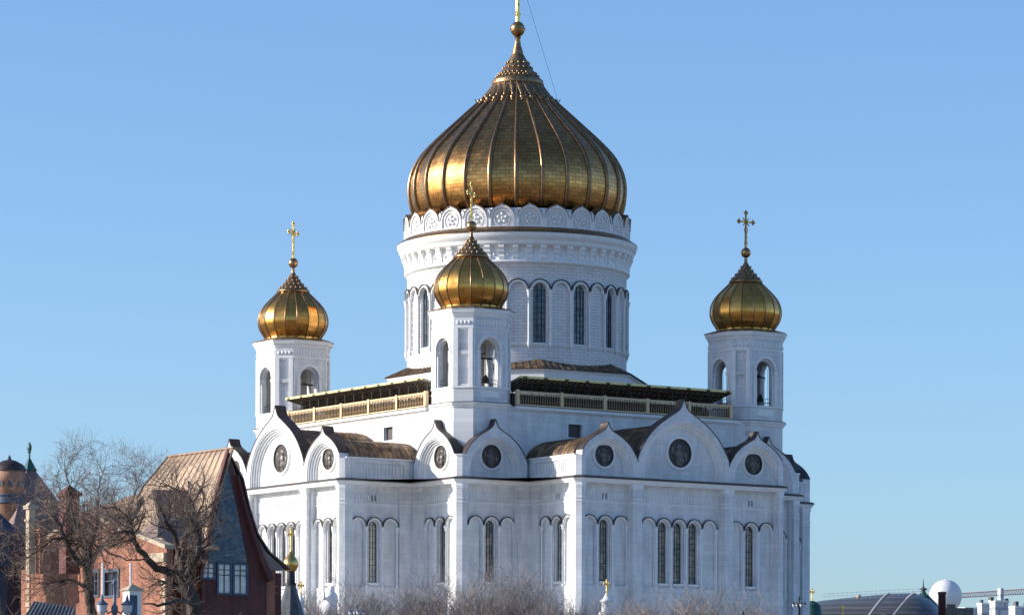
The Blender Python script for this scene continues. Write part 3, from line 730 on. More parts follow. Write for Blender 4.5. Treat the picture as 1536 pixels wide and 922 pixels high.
def cross(mb, base, H, W, ang, k=1.0):
    """ornate gilded cross: shaft, arms with trefoil ends, ring boss, lower crescent scrolls"""
    c, s = COS(ang), SIN(ang)
    P = lambda x, z, n=0: (base[0] + x * c - n * s, base[1] + x * s + n * c, base[2] + z)
    th = .09 * k
    def bar(x0, z0, x1, z1, w0, w1):
        d = Vector((x1 - x0, z1 - z0)).normalized(); q = Vector((-d.y, d.x))
        pts = [(x0 + q.x * w0, z0 + q.y * w0), (x1 + q.x * w1, z1 + q.y * w1), (x1 - q.x * w1, z1 - q.y * w1), (x0 - q.x * w0, z0 - q.y * w0)]
        mb.plate(lambda s_, z_, n_: P(s_, z_, n_), pts, [], th, -th)
    zc = H * .70
    bar(0, 0, 0, H * .93, .16 * k, .10 * k); bar(-W * .42, zc, W * .42, zc, .12 * k, .12 * k)
    for x, z in ((0, H * .94), (-W * .42, zc), (W * .42, zc)):
        for dx, dz in ((0, .17), (.15, 0), (-.15, 0), (0, -.15)):
            mb.ball(P(x + dx * k * 1.2, z + dz * k * 1.2), .15 * k, 0, (1, 1, 1), 8, 6)
    mb.ball(P(0, zc), .26 * k, 0, (1, 1, 1), 10, 6)
    for sg in (-1, 1):
        for sz in (-1, 1): bar(0, zc, sg * .5 * k, zc + sz * .5 * k, .04 * k, .02 * k)
        pts = [P(sg * x * k, H * .42 + z * k) for x, z in ((0, 0), (.22, .12), (.3, .34), (.2, .5))]
        mb.tube(pts, .05 * k, 5)
        pts = [P(sg * x * k, H * .16 + z * k) for x, z in ((0, .3), (.16, .1), (.26, -.12), (.12, -.28))]
        mb.tube(pts, .055 * k, 5)
    for q in (.3, .42, .55): mb.ball(P(0, H * q), .17 * k, 0, (1, 1, .7), 8, 5)
cx_ = MB(); cross(cx_, (0, 0, zm(126) + .9), 8.0, 5.0, 0.1, 1.6); cx_.build('cross', M['cross_gold'], dome)
gw = MB()
an = math.atan2(-h_fwd.y * 0 + h_right.y, h_right.x)
gw.tube([(1.0 * COS(an), 1.0 * SIN(an), zm(-30)), (5.45 * COS(an), 5.45 * SIN(an), zm(437))], .022, 3)
for sg in (-1, 1): gw.tube([(sg * 5.35 * COS(an), sg * 5.35 * SIN(an), zm(452)), (sg * 5.75 * COS(an), sg * 5.75 * SIN(an), zm(428))], .06, 4)
gw.build('guy_wires', M['dark'], dome)

# ---- bell towers
TD = [(57, 8), (75, 8), (90, 15), (110, 27), (130, 42), (150, 60), (165, 72), (182, 80), (200, 98), (230, 129), (260, 155), (290, 171), (320, 178), (350, 177), (380, 166), (400, 153), (420, 140), (434, 131)]
zt = lambda y: (1167.2 - 330 - y / 3.18) / 11.85
tdp = catmull([(zt(y), r_ / 3.18 / 11.85) for y, r_ in TD], 4)
def make_tower():
    tw = MB(); c0 = (TC, TC); o = [(TC + p[0], TC + p[1]) for p in OCT]
    z0, z1 = 47.3, 58.0
    for k in range(4):
        Tk = lambda s, z, n, k=k: (*[TC + q for q in rot90((s, TH + n), k)], z)
        rect = [(-TE, z0), (TE, z0), (TE, z1), (-TE, z1)]
        tw.plate(Tk, rect, [arch_loop(0, 49.25, 53.95, 1.52, 14)], 0, -.35)
        tw.plate(Tk, [(-TE + .3, 49.2), (TE - .3, 49.2), (TE - .3, 56.0), (-TE + .3, 56.0)], [arch_loop(0, 49.25, 53.95, 1.24, 14)], -.34, -.85)
        tw.plate(Tk, arc(0, 53.95, 1.82, 0, PI, 14) + arc(0, 53.95, 1.53, PI, 0, 14), [], .09, .002, 1)
        for q in (-1.72, 1.72):
            tw.tube([Tk(q * .82, 49.3, -.25), Tk(q * .82, 53.3, -.25)], .15, 8, 1)
            tw.plate(Tk, [(q - .28, 53.35), (q + .28, 53.35), (q + .28, 53.75), (q - .28, 53.75)], [], .12, -.3, 1)
            tw.plate(Tk, [(q - .2, 49.25), (q + .2, 49.25), (q + .2, 53.35), (q - .2, 53.35)], [], .07, .002, 1)
        for q in (-2.42, 2.42): tw.plate(Tk, [(q - .07, 49.2), (q + .07, 49.2), (q + .07, 56.5), (q - .07, 56.5)], [], .06, .002, 1)
        tw.plate(Tk, [(-TE, 56.45), (TE, 56.45), (TE, 56.6), (-TE, 56.6)], [], .08, .002, 1)
        q = -2.25
        while q < 2.3: tw.plate(Tk, [(q - .09, 56.95), (q + .09, 56.95), (q + .09, 57.55), (q - .09, 57.55)], [], .08, .002, 1); q += .45
        tw.plate(Tk, [(-TE, 49.0), (TE, 49.0), (TE, 49.22), (-TE, 49.22)], [], .14, -.3, 1)
        tw.plate(Tk, [(-1.3, 47.9), (1.3, 47.9), (1.3, 48.7), (-1.3, 48.7)], [], .05, .002, 1)
        # chamfer face
        hwid = (TH - TE) * math.sqrt(2) / 2; dd = (TH + TE) / math.sqrt(2)
        def Tc(s, z, n, k=k):
            x, y = (dd + n) / math.sqrt(2) - s / math.sqrt(2), (dd + n) / math.sqrt(2) + s / math.sqrt(2)
            p = rot90((x, y), k); return (TC + p[0], TC + p[1], z)
        ph = [[(-.62, 49.5), (.62, 49.5), (.62, 53.2), (-.62, 53.2)], [(-.62, 53.7), (.62, 53.7), (.62, 56.3), (-.62, 56.3)]]
        tw.plate(Tc, [(-hwid, z0), (hwid, z0), (hwid, z1), (-hwid, z1)], ph, 0, -.3)
        tw.plate(Tc, [(-hwid + .1, 49.3), (hwid - .1, 49.3), (hwid - .1, 56.5), (-hwid + .1, 56.5)], [], -.24, -.7)
        tw.plate(Tc, [(-hwid, 49.0), (hwid, 49.0), (hwid, 49.22), (-hwid, 49.22)], [], .12, .002, 1)
        tw.plate(Tc, [(-hwid, 56.5), (hwid, 56.5), (hwid, 56.7), (-hwid, 56.7)], [], .08, .002, 1)
        for q in (-.95, .95):
            tw.plate(Tc, [(q - .25, 49.25), (q + .25, 49.25), (q + .25, 56.48), (q - .25, 56.48)], [], .1, .002, 1)
        for q in (-.75, -.25, .25, .75): tw.ball(Tc(q, 57.2, .02), .17, 1, (1, 1, 1.4), 6, 5)
    tw.prism(offset_poly(o, -.4), 47.2, 48.9, 0); tw.prism(offset_poly(o, -.4), 56.3, 58.2, 0)
    tw.sweep(o, [(-.8, 58.0), (.1, 58.0), (.2, 58.3), (.36, 58.45), (.46, 58.75), (.5, 58.95), (-.8, 58.95)], 1)
    t = tw.build('bell_tower', [M['stone'], M['trim']], cath)
    lr = MB(); lr.prism(offset_poly(o, .58), 58.953, 59.03)
    o9 = offset_poly(o, .55); n8 = len(o9); vs = [(*p, 59.03) for p in o9] + [(TC + (p[0] - TC) * .66, TC + (p[1] - TC) * .66, 59.55) for p in o9]
    lr.add(vs, [(i, (i + 1) % 8, 8 + (i + 1) % 8, 8 + i) for i in range(8)]); lr.build('tower_ledge', M['roof'], t)
    d = MB(); NS = 18; of = PI / 2 - AZ
    lowp = [p for p in tdp if p[1] > 1.9 and p[0] < zt(160) + .1]
    d.lathe(lowp, c0, NS, 0, True, of, True)
    d.lathe([(59.2, 3.6), (59.5, 3.75), (59.7, 3.72), (59.8, 3.6)], c0, 36, 1)
    dd_ = d.build('tower_dome', [M['gold_small'], M['cross_gold']], t, recalc=False)
    x = MB()
    for k in range(NS):
        an = of + 2 * PI * k / NS
        x.tube([(TC + (r_ + .01) * COS(an), TC + (r_ + .01) * SIN(an), z) for z, r_ in lowp[::2]], .085, 5, 0, ref=(-SIN(an), COS(an), 0))
    hp = [p for p in tdp if p[1] <= 2.15]
    x.lathe([(z, r_ + .015) for z, r_ in hp], c0, 24, 1)
    x.lathe([(zt(183), 2.15), (zt(176), 2.28), (zt(168), 2.12), (zt(163), 1.9)], c0, 24, 0)
    for yy, rr_, n in ((160, 70, 18), (140, 52, 14), (120, 36, 10), (102, 24, 8)):
        for k in range(n):
            an = 2 * PI * k / n; r_ = rr_ / 3.18 / 11.85; x.ball((TC + r_ * COS(an), TC + r_ * SIN(an), zt(yy)), .13, 1, (1, 1, 1.5), 6, 5)
    x.build('dome_ribs', [M['rib'], M['spire']], t)
    b = MB(); b.ball((TC, TC, zt(29)), .66, 0, (1, 1, 1.05), 18, 12); b.build('finial_ball', M['ball'], t)
    be = MB()
    be.lathe([(50.9, 1.0), (51.0, 1.02), (51.4, .8), (52.0, .58), (52.6, .5), (52.9, .3), (53.0, 0.02)], c0, 20)
    be.lathe([(50.9, .95), (52.8, .3)], c0, 20)
    be.tube([(TC - 3.2, TC, 53.3), (TC + 3.2, TC, 53.3)], .12, 6); be.tube([(TC, TC - 3.2, 53.5), (TC, TC + 3.2, 53.5)], .12, 6)
    be.tube([(TC, TC, 52.9), (TC, TC, 53.4)], .08, 6); be.tube([(TC, TC, 50.6), (TC, TC, 52.5)], [.12, .04], 6)
    for dx, dy in ((1.5, 1.3), (-1.5, 1.1), (1.2, -1.5), (-1.3, -1.4)):
        be.lathe([(50.1, .55), (50.3, .45), (50.8, .3), (51.1, .05)], (TC + dx, TC + dy), 12); be.tube([(TC + dx, TC + dy, 51), (TC + dx, TC + dy, 53.3)], .04, 4)
    be.build('bells', M['bell'], t)
    for k in range(4):
        rl = MB()
        Tk = lambda s, z, n, k=k: (*[TC + q for q in rot90((s, TH + n), k)], z)
        for zz in (49.7, 50.2): rl.tube([Tk(-1.25, zz, -.5), Tk(1.25, zz, -.5)], .035, 4)
        for j in range(7): rl.tube([Tk(-1.2 + .4 * j, 49.2, -.5), Tk(-1.2 + .4 * j, 50.2, -.5)], .022, 4)
        rl.tube([Tk(.45, 49.2, -.9), Tk(.45, 54.8, -.9)], .035, 4); rl.tube([Tk(-.2, 49.2, -1.4), Tk(-.2, 54.8, -1.4)], .03, 4)
        rl.build('belfry_railing', M['dark'], t)
    return t
CRX = {0: .62, 1: 0.05, 2: .3, 3: .52}
t0 = make_tower(); towers = [t0]
for k in (1, 2, 3):
    t = copy_tree(t0, cath); t.rotation_euler = (0, 0, k * PI / 2); towers.append(t)
for k, t in enumerate(towers):
    c = MB(); cross(c, (TC, TC, zt(29) + .6), 5.0, 2.9, CRX[k] - k * PI / 2, 1.05)
    c.build('cross', M['ball'] if k == 1 else M['cross_gold'], t)

# ================================================================ RED BRICK HOUSE (left foreground)
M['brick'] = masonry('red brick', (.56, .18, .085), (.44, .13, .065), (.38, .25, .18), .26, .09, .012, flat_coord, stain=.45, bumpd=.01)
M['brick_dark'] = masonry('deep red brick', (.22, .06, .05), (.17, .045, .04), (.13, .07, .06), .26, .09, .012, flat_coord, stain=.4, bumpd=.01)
M['tan_roof'] = simple('tan sheet metal roof', (.37, .255, .165), 0.55, 0.15, var=0.16, scale=.7)
M['brown_shaded_roof'] = simple('dark brown and shaded slope roof', (.24, .165, .14), 0.6, 0.15, var=0.25, scale=.8)  # also gives the cross wing's sunless slope its shade
M['sand'] = simple('sand coloured stone', (.50, .40, .28), .85, var=.2, scale=1.5, bump=.3)
M['blue_frame'] = simple('blue painted frame', (.055, .08, .125), .5, var=.2)
M['pane'] = simple('white curtained glass', (.72, .70, .64), .2, var=.2, scale=2)
M['dark_pane'] = simple('dark house glass', (.05, .06, .075), .12, var=.4, scale=1)
M['slate_d'] = simple('navy slate', (.03, .035, .06), .6, var=.3)
M['green_roof'] = simple('dark green copper', (.03, .10, .085), .5, .3, var=.3)
M['seam'] = simple('brown roof seam', (.19, .12, .08), 0.6, 0.15, var=0.2)
def mosaic():
    m, n, b = new_mat('blue majolica mosaic')
    tc = N(n, 'ShaderNodeTexCoord'); no = N(n, 'ShaderNodeTexNoise'); no.inputs['Scale'].default_value = 1.3; no.inputs['Detail'].default_value = 7; no.inputs['Distortion'].default_value = 2.0
    n.links.new(tc.outputs['Object'], no.inputs[0])
    r_ = N(n, 'ShaderNodeValToRGB'); e = r_.color_ramp.elements
    e[0].position = .34; e[0].color = (.02, .04, .075, 1); e[1].position = .70; e[1].color = (.26, .27, .25, 1)
    for p, c in ((.44, (.035, .085, .14)), (.50, (.05, .13, .15)), (.56, (.13, .10, .10)), (.62, (.07, .14, .17))): x = e.new(p); x.color = (*c, 1)
    n.links.new(no.outputs[0], r_.inputs[0]); n.links.new(r_.outputs[0], b.inputs['Base Color']); b.inputs['Roughness'].default_value = .4
    return m
M['mosaic'] = mosaic()
VG = 152.72
P3 = lambda x, y, v=VG: at_v(x, y, v)
house = empty('brick_house', (133, 146, -1.7)); tag(house, 'red brick fairy tale house with steep tan metal roof and blue mosaic gable', 'house')
inv = Matrix.Translation(-Vector((133, 146, -1.7)))
def hb(mb, name, mats, parent=None):
    if parent is None:
        mb.v = [(p[0] - 133, p[1] - 146, p[2] + 1.7) for p in mb.v]; return mb.build(name, mats, house)
    mb.v = [(p[0] - 133, p[1] - 146, p[2] + 1.7) for p in mb.v]; return mb.build(name, mats, parent)
def slab3(mb, pts, thick, mi=0):
    pts = [Vector(p) for p in pts]; nrm = (pts[1] - pts[0]).cross(pts[2] - pts[0]).normalized() * thick
    n = len(pts); mb.add(pts + [p + nrm for p in pts], [tuple(range(n)), tuple(range(2 * n - 1, n - 1, -1))] + [(i, (i + 1) % n, n + (i + 1) % n, n + i) for i in range(n)], mi)
def seams(mb, a, b, c, d, k, mi=0, r_=.032):
    """raised standing seams between edge a-b (top) and d-c (bottom)"""
    a, b, c, d = map(Vector, (a, b, c, d)); nn = (c - d).cross(a - d).normalized(); nn = (-nn if nn.z < 0 else nn) * .1
    a, b, c, d = a + nn, b + nn, c + nn, d + nn
    for i in range(k + 1):
        t = i / k; mb.tube([a.lerp(b, t), d.lerp(c, t)], r_, 4, mi)
ax, av, az_ = 132.57, VG, 27.51
# profile of the steep roof seen on the gable: (u, z)
Lp = [(ax, 27.51), (133.4, 25.2), (134.2, 22.6), (134.75, 19.9), (135.3, 17.6)]
Rp = [(ax, 27.51)] + [(at_v(x, y, 151).x, at_v(x, y, 151).z) for x, y in ((356, 718), (366, 762), (378, 800), (396, 828), (427, 853))]
VR = 142.0
rf = MB()
hipL = [(134.0, 140.2, 25.0), (134.9, 138.8, 22.4), (135.5, 137.6, 19.8), (136.2, 136.6, 17.6)]
rows = [[(u, VG + .25, z) for u, z in Lp], [(ax, VR, 27.51)] + hipL]
for i in range(4):
    A, B, C_, D_ = rows[0][i], rows[1][i], rows[1][i + 1], rows[0][i + 1]
    slab3(rf, [A, B, C_, D_], -.12); seams(rf, A, B, C_, D_, 13, 2)
hipR = [(131.0, 140.4, 24.5), (130, 139, 21.5), (128.5, 138, 19), (126.8, 137, 17.2)]
rr0 = [(u, VG - .6, z) for u, z in Rp]; rr1 = [(ax, VR, 27.51), (131.6, 140.9, 25.3), (130.9, 140, 22.8), (130.0, 139, 20.6), (129.0, 138, 19.0), (127.0, 137, 17.5)]
rr1 = [(ax, VR, 27.51)] + [(u, VR - 1.0 * i, z) for i, (u, z) in enumerate(Rp[1:], 1)]
for i in range(5): slab3(rf, [rr0[i], rr0[i + 1], rr1[i + 1], rr1[i]], -.12, 1)
bk = [(ax, VR, 27.51), (136.2, 136.6, 17.6), (Rp[-1][0], VR - 5, Rp[-1][1])]
slab3(rf, bk, .1, 1)
rf.tube([(ax, VG + .3, 27.55), (ax, VR, 27.55)], .10, 6); rf.tube([(ax, VR, 27.55)] + [Vector(p) for p in hipL], .07, 5)
roof = hb(rf, 'steep_roof', [M['tan_roof'], M['brown_shaded_roof'], M['seam']])
# gable wall in shade with mosaic and three windows
Tg = lambda s, z, n: (s, VG + n, z)
gq = lambda x, y: (at_v(x, y, VG).x, at_v(x, y, VG).z)
gw_ = MB()
outl = [gq(342, 677), gq(321, 757), gq(309, 830), gq(303, 856), gq(303, 990), gq(400, 990), gq(400, 868), gq(386, 838), gq(374, 800), gq(364, 764), gq(353, 715)]
wins = [[gq(a, 866 if i else 864), gq(b, 866 if i else 864), gq(b, 845), gq(a, 845)] for i, (a, b) in enumerate(())]
wr = [((304, 844), (320, 866)), ((327, 845), (345, 889)), ((351, 846), (369, 890))]
hl_ = []
for (xa, ya), (xb, yb) in wr:
    p, q = gq(xa, ya), gq(xb, yb); hl_.append([(p[0], q[1]), (q[0], q[1]), (q[0], p[1]), (p[0], p[1])])
gw_.plate(Tg, outl, hl_[1:], 0, -.5)
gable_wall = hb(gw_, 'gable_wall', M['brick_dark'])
gm = MB(); gm.plate(Tg, [gq(341, 700), gq(330, 745), gq(319, 800), gq(307, 842), gq(370, 844), gq(363, 805), gq(352, 750)], [], .08, .005); hb(gm, 'mosaic_panel', M['mosaic'])
for i, h_ in enumerate(hl_):
    (u0, z0), (u1, z1) = h_[0], h_[2]
    if u0 > u1: u0, u1 = u1, u0
    fr = MB(); w0 = .1; n0, n1 = (.12, .004) if i == 0 else (.12, -.2)
    fr.plate(Tg, [(u0 - .16, z0 - .16), (u1 + .16, z0 - .16), (u1 + .16, z1 + .12), (u0 - .16, z1 + .12)], [[(u0 + .02, z0 + .02), (u1 - .02, z0 + .02), (u1 - .02, z1 - .02), (u0 + .02, z1 - .02)]], n0, n1)
    fo = hb(fr, 'window', M['blue_frame'])
    mu = MB(); um = (u0 + u1) / 2
    mu.plate(Tg, [(um - .035, z0), (um + .035, z0), (um + .035, z1), (um - .035, z1)], [], .06, .01)
    for j, t in enumerate((.62, .80) if i else (.33, .66)): zz = z0 + (z1 - z0) * t; mu.plate(Tg, [(u0, zz - .03), (u1, zz - .03), (u1, zz + .03), (u0, zz + .03)], [], .055, .008)
    hb(mu, 'glazing_bars', M['dark'], fo)
    pa = MB(); pa.plate(Tg, [(u0, z0), (u1, z0), (u1, z1), (u0, z1)], [], .004 if i else .007, -.03 if i else .003); hb(pa, 'pane', M['pane'], fo)
# curved brick verge right of the gable
vg = MB(); ins = [(353, 715), (364, 764), (374, 800), (386, 838), (400, 872)]; outs = [(354, 712), (367.5, 762), (379, 799), (392, 834), (407, 868)]
pv_ = [gq(*p) for p in ins] + [gq(*p) for p in outs[::-1]]
vg.plate(Tg, pv_, [], .5, -.3); hb(vg, 'curved_verge', M['brick_dark'])
# left edge of the gable (verge of the tan roof)
vl = MB(); vl.plate(Tg, [gq(342, 672), gq(321, 757), gq(309, 832), gq(302, 862), gq(297, 862), gq(304, 832), gq(316, 757), gq(339, 676)], [], .35, .01); hb(vl, 'left_verge', M['brick_dark'])
fl = MB(); q_ = [gq(x, y) for x, y in ((343, 679), (343, 672), (357, 712), (369, 758), (382, 796), (399, 826), (428, 854), (391, 856), (384, 836), (373, 798), (362, 758), (352, 712))]
fl.plate(lambda s_, z_, n_: (s_, VG - .05 + n_ - (z_ - 17.5) * .03, z_), q_, [], 0, -.2); hb(fl, 'flared_side_roof', M['brown_shaded_roof'])
# brick wing right of the gable
rw = MB(); p0 = at_v(393, 858, 151.5); p1 = at_v(422, 858, 151.5)
rw.box(((p0.x + p1.x) / 2, 147, (p0.z - 1.7) / 2), (abs(p0.x - p1.x), 9, p0.z + 1.7)); 
for z in (16.2, 15.6): rw.box(((p0.x + p1.x) / 2, 151.56, z), (1.1, .1, .18), 1)
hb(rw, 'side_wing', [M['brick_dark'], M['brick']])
# body under the roof
bd = MB(); bd.prism([(134.9, VG - .55), (134.9, 131), (128, 131), (128, VG - .55)], -1.7, 18.2); hb(bd, 'main_walls', M['brick'])
# cross wing roof with hipped front
cw = MB(); zr = 24.1
R0 = (133.7, 148.6, zr); pR = at_u(221, 719, 137.2); R1 = (137.2, pR.y, pR.z); vc = (R0[1] + R1[1]) / 2
R0 = (133.4, vc, zr + .1); R1 = (137.2, vc, zr)
E0 = at_u(249, 823, 139.0); vv = E0.y - vc
E1 = (139.0, vc + vv, E0.z); E2 = (134.4, vc + vv, E0.z); E1b = (139.0, vc - vv, E0.z); E2b = (134.4, vc - vv, E0.z)
M1 = (137.9, vc + vv * .42, zr - 2.7); M2 = (134.0, vc + vv * .42, zr - 2.7); M1b = (137.9, vc - vv * .42, zr - 2.7); M2b = (134.0, vc - vv * .42, zr - 2.7)
slab3(cw, [R0, R1, M1, M2], .1, 1); slab3(cw, [M2, M1, E1, E2], .1, 1)  # sunless slope coloured darker than the tan faces, its shade painted in
slab3(cw, [R1, R0, M2b, M1b], .1, 0); slab3(cw, [M1b, M2b, E2b, E1b], .1, 0)
slab3(cw, [R1, M1b, M1], .1, 0); slab3(cw, [M1, M1b, E1b, E1], .1, 0)
seams(cw, R1, R1, M1b, M1, 8, 2); seams(cw, M1, M1b, E1b, E1, 8, 2); cw.tube([R0, R1], .08, 5); cw.tube([R1, M1, E1], .07, 5); seams(cw, R0, R1, M1, M2, 6, 1); seams(cw, M2, M1, E1, E2, 6, 1)
hb(cw, 'cross_wing_roof', [M['tan_roof'], M['brown_shaded_roof'], M['seam']])
rv = MB()
for x, y in ((258, 714), (283, 726)):
    p = at_u(x, y + 14, 134.6); rv.tube([p, p + Vector((0, 0, .9))], .05, 5); rv.ball(p + Vector((0, 0, .95)), .14, 0, (1, 1, 1), 6, 4); rv.tube([p + Vector((0, 0, .5)), p + Vector((.35, .2, .75))], .04, 4)
hb(rv, 'ridge_ornament', M['dark'])
# long lower wing with stepped brick gable facing the sun
UF = 139.6
Tl = lambda s, z, n: (UF + n, s, z)
lq = lambda x, y: (at_u(x, y, UF).y, at_u(x, y, UF).z)
lw = MB()
prof = [lq(250, 838), lq(250, 822), lq(226, 812), lq(175, 793), lq(152, 780), lq(131, 770), lq(112, 780), lq(100, 793), lq(84, 800), lq(50, 825), lq(46, 838), lq(-30, 838)]
bot = [lq(-30, 1010), lq(250, 1010)]
win_l = []
for xa, xb, ya, yb in ((136, 148, 858, 892), (158, 178, 858, 892), (4, 22, 872, 900)):
    p, q = lq(xa, ya), lq(xb, yb); win_l.append([(p[0], q[1]), (q[0], q[1]), (q[0], p[1]), (p[0], p[1])])
lw.plate(Tl, prof + bot, win_l, 0, -.6)
lw.plate(Tl, [lq(120, 915), lq(205, 915), lq(205, 895), lq(120, 895)], [], .06, .004, 1) if False else None
lower = hb(lw, 'lower_wing_wall', [M['brick'], M['sand']])
tp = MB()
tops = [(250, 822), (226, 812), (175, 793), (152, 780), (131, 770), (112, 780), (100, 793), (84, 800), (50, 825), (46, 838), (-30, 838)]
for (xa, ya), (xb, yb) in zip(tops[:-1], tops[1:]):
    A, B = Vector(at_u(xa, ya, UF)), Vector(at_u(xb, yb, UF)); h_ = .32 if ya != yb else .7
    vs = [A + Vector((.18, 0, -.02)), B + Vector((.18, 0, -.02)), B + Vector((.18, 0, h_)), A + Vector((.18, 0, h_)), A + Vector((-.7, 0, -.02)), B + Vector((-.7, 0, -.02)), B + Vector((-.7, 0, h_)), A + Vector((-.7, 0, h_))]
    tp.add(vs, [(0, 1, 2, 3), (7, 6, 5, 4), (0, 4, 5, 1), (3, 2, 6, 7), (0, 3, 7, 4), (1, 5, 6, 2)])
A = at_u(238, 836, UF); tp.box((UF + .12, A.y, A.z), (.3, 2.6, .75))
for x in (249, 44): 
    A = at_u(x, 832, UF)
    for j in range(14): tp.box((UF + .05, A.y - (.18 if x > 100 else 0) - (.12 if j % 2 else 0), A.z - .45 - j * .55), (.14, .5 + (.24 if j % 2 else 0), .40))
hb(tp, 'gable_coping', M['sand'])
for i, h_ in enumerate(win_l):
    fr = MB(); (s0, z0), (s1, z1) = h_[0], h_[2]
    if s0 > s1: s0, s1 = s1, s0
    fr.plate(Tl, [(s0 - .15, z0 - .15), (s1 + .15, z0 - .15), (s1 + .15, z1 + .25), (s0 - .15, z1 + .25)], [[(s0 + .03, z0 + .03), (s1 - .03, z0 + .03), (s1 - .03, z1 - .03), (s0 + .03, z1 - .03)]], .1, -.1)
    sm_ = (s0 + s1) / 2; fr.plate(Tl, [(sm_ - .05, z0 + .03), (sm_ + .05, z0 + .03), (sm_ + .05, z1 - .03), (sm_ - .05, z1 - .03)], [], .0, -.1)
    zz = z0 + (z1 - z0) * .62; fr.plate(Tl, [(s0 + .03, zz - .04), (s1 - .03, zz - .04), (s1 - .03, zz + .04), (s0 + .03, zz + .04)], [], .01, -.09)
    fo = hb(fr, 'window', M['blue_frame']); pa = MB(); pa.plate(Tl, [(s0, z0), (s1, z0), (s1, z1), (s0, z1)], [], -.2, -.25); hb(pa, 'pane', M['dark_pane'], fo)
lr = MB()
A, B = at_u(131, 769, UF), at_u(248, 820, UF)
slab3(lr, [(UF - .3, A.y, A.z - .1), (134.5, A.y, A.z - .1), (134.5, B.y, B.z - .1), (UF - .3, B.y, B.z - .1)], -.15)
A2 = at_u(46, 826, UF); slab3(lr, [(UF - .3, A.y, A.z - .1), (134.5, A.y, A.z - .1), (134.5, A2.y, A2.z - .1), (UF - .3, A2.y, A2.z - .1)], .15)
# small pyramidal tan roof bit behind the gable peak and the dark dormer
pk = at_u(150, 752, 136); 
for (xa, ya), (xb, yb), (xc, yc), u in (((206, 741), (124, 771), (205, 800), 136.2),): 
    a, b, c, d9 = at_u(xa, ya, 134.6), at_u(xb, yb, 137.5), at_u(150, 800, 138.6), at_u(xc, yc, 137.2); slab3(lr, [a, b, c, d9], .1)
hb(lr, 'lower_roof', M['tan_roof'])
dd_ = MB()
a, b, c, d = at_v(232, 772, 158.5), at_v(214, 800, 158.5), at_v(252, 803, 158.5), at_v(236, 812, 158.5)
a = Vector((137.6, 151.0, 0)); 
p1_, p2_, p3_ = at_d(238, 774, 318), at_d(213, 797, 318), at_d(236, 806, 316)
dd_.add([p1_, p2_, p3_, p1_ + Vector((-2.2, 0, 0)), p2_ + Vector((-2.2, 0, 0)), p3_ + Vector((-2.2, 0, 0))], [(0, 1, 2), (5, 4, 3), (0, 3, 4, 1), (1, 4, 5, 2), (2, 5, 3, 0)])
hb(dd_, 'dormer_roof', M['brown_shaded_roof'])
# chimneys
for (x, yt, wpx, dpt, yb) in ((104, 737, 30, 336, 860), (46, 756, 14, 322, 860), (62, 792, 16, 322, 860)):
    ch = MB(); p = at_d(x, yt, dpt); wv = wpx * dpt / F; zb = at_d(x, yb, dpt).z
    ch.box((p.x, p.y, (p.z + zb) / 2), (wv * .75, wv * .75, p.z - zb)); ch.box((p.x, p.y, p.z - .25), (wv * .75 + .35, wv * .75 + .35, .3))
    ch.box((p.x, p.y, p.z - 1.3), (wv * .75 + .2, wv * .75 + .2, .2))
    q = .375 * wv; ch.add([(p.x - q, p.y - q, p.z), (p.x + q, p.y - q, p.z), (p.x + q, p.y + q, p.z), (p.x - q, p.y + q, p.z), (p.x, p.y, p.z + wv * .35)], [(0, 1, 4), (1, 2, 4), (2, 3, 4), (3, 0, 4)])
    hb(ch, 'chimney', M['brick_dark'] if wpx > 20 else (M['sand'] if x < 50 else M['brick']))
pots = MB()
for x in (126, 131, 137): p = at_d(x, 768, 330); pots.tube([p, at_d(x, 757, 330)], .07, 5); pots.ball(at_d(x, 757, 330), .17, 0, (1, 1, 1), 6, 4)
hb(pots, 'chimney_pots', M['dark'])

# ================================================================ TURRETED HOUSE at the far left
tur = empty('turreted_house', at_d(20, 900, 350)); tur.location.z = -1.7
tag(tur, 'orange brick turret house with a dark pyramid spire and green tip at the left edge', 'house')
to = tur.location
def tb(mb, name, mats, parent=None):
    mb.v = [(p[0] - to.x, p[1] - to.y, p[2] - to.z) for p in mb.v]; return mb.build(name, mats, parent or tur)
M['brick_o'] = masonry('orange brick', (.62, .30, .17), (.54, .25, .14), (.42, .32, .24), .26, .09, .012, lambda n: flat_coord(n), stain=.35, bumpd=.01)
k_ = 350 / F
c = at_d(14, 760, 350); tw = MB(); zt_ = at_d(14, 706, 350).z
tw.lathe([(-1.7, 22 * k_), (zt_ - 1.0, 22 * k_), (zt_ - .9, 24 * k_), (zt_, 24 * k_), (zt_ + .05, 20 * k_)], (c.x, c.y), 28)
tb(tw, 'round_turret', M['brick_o'])
tw = MB(); zb_ = at_d(14, 754, 350).z; zc_ = at_d(14, 743, 350).z; tw.lathe([(zb_, 22.5 * k_), (zc_, 22.5 * k_)], (c.x, c.y), 28)
for zz in (zb_, zc_): tw.lathe([(zz - .1, 22.4 * k_), (zz - .1, 23.5 * k_), (zz + .1, 23.5 * k_), (zz + .1, 22.4 * k_)], (c.x, c.y), 28)
tb(tw, 'blue_tile_band', M['blue_frame'])
tw = MB(); z1_ = at_d(14, 689, 350).z
tw.lathe([(zt_, 26 * k_), (zt_ + .2, 25 * k_), (zt_ + .55, 21 * k_), (z1_ - .1, 10 * k_), (z1_, 3 * k_), (z1_ + .3, 1.5 * k_), (at_d(14, 682, 350).z, .3 * k_)], (c.x, c.y), 28); tb(tw, 'turret_cap', M['dark_roof'])
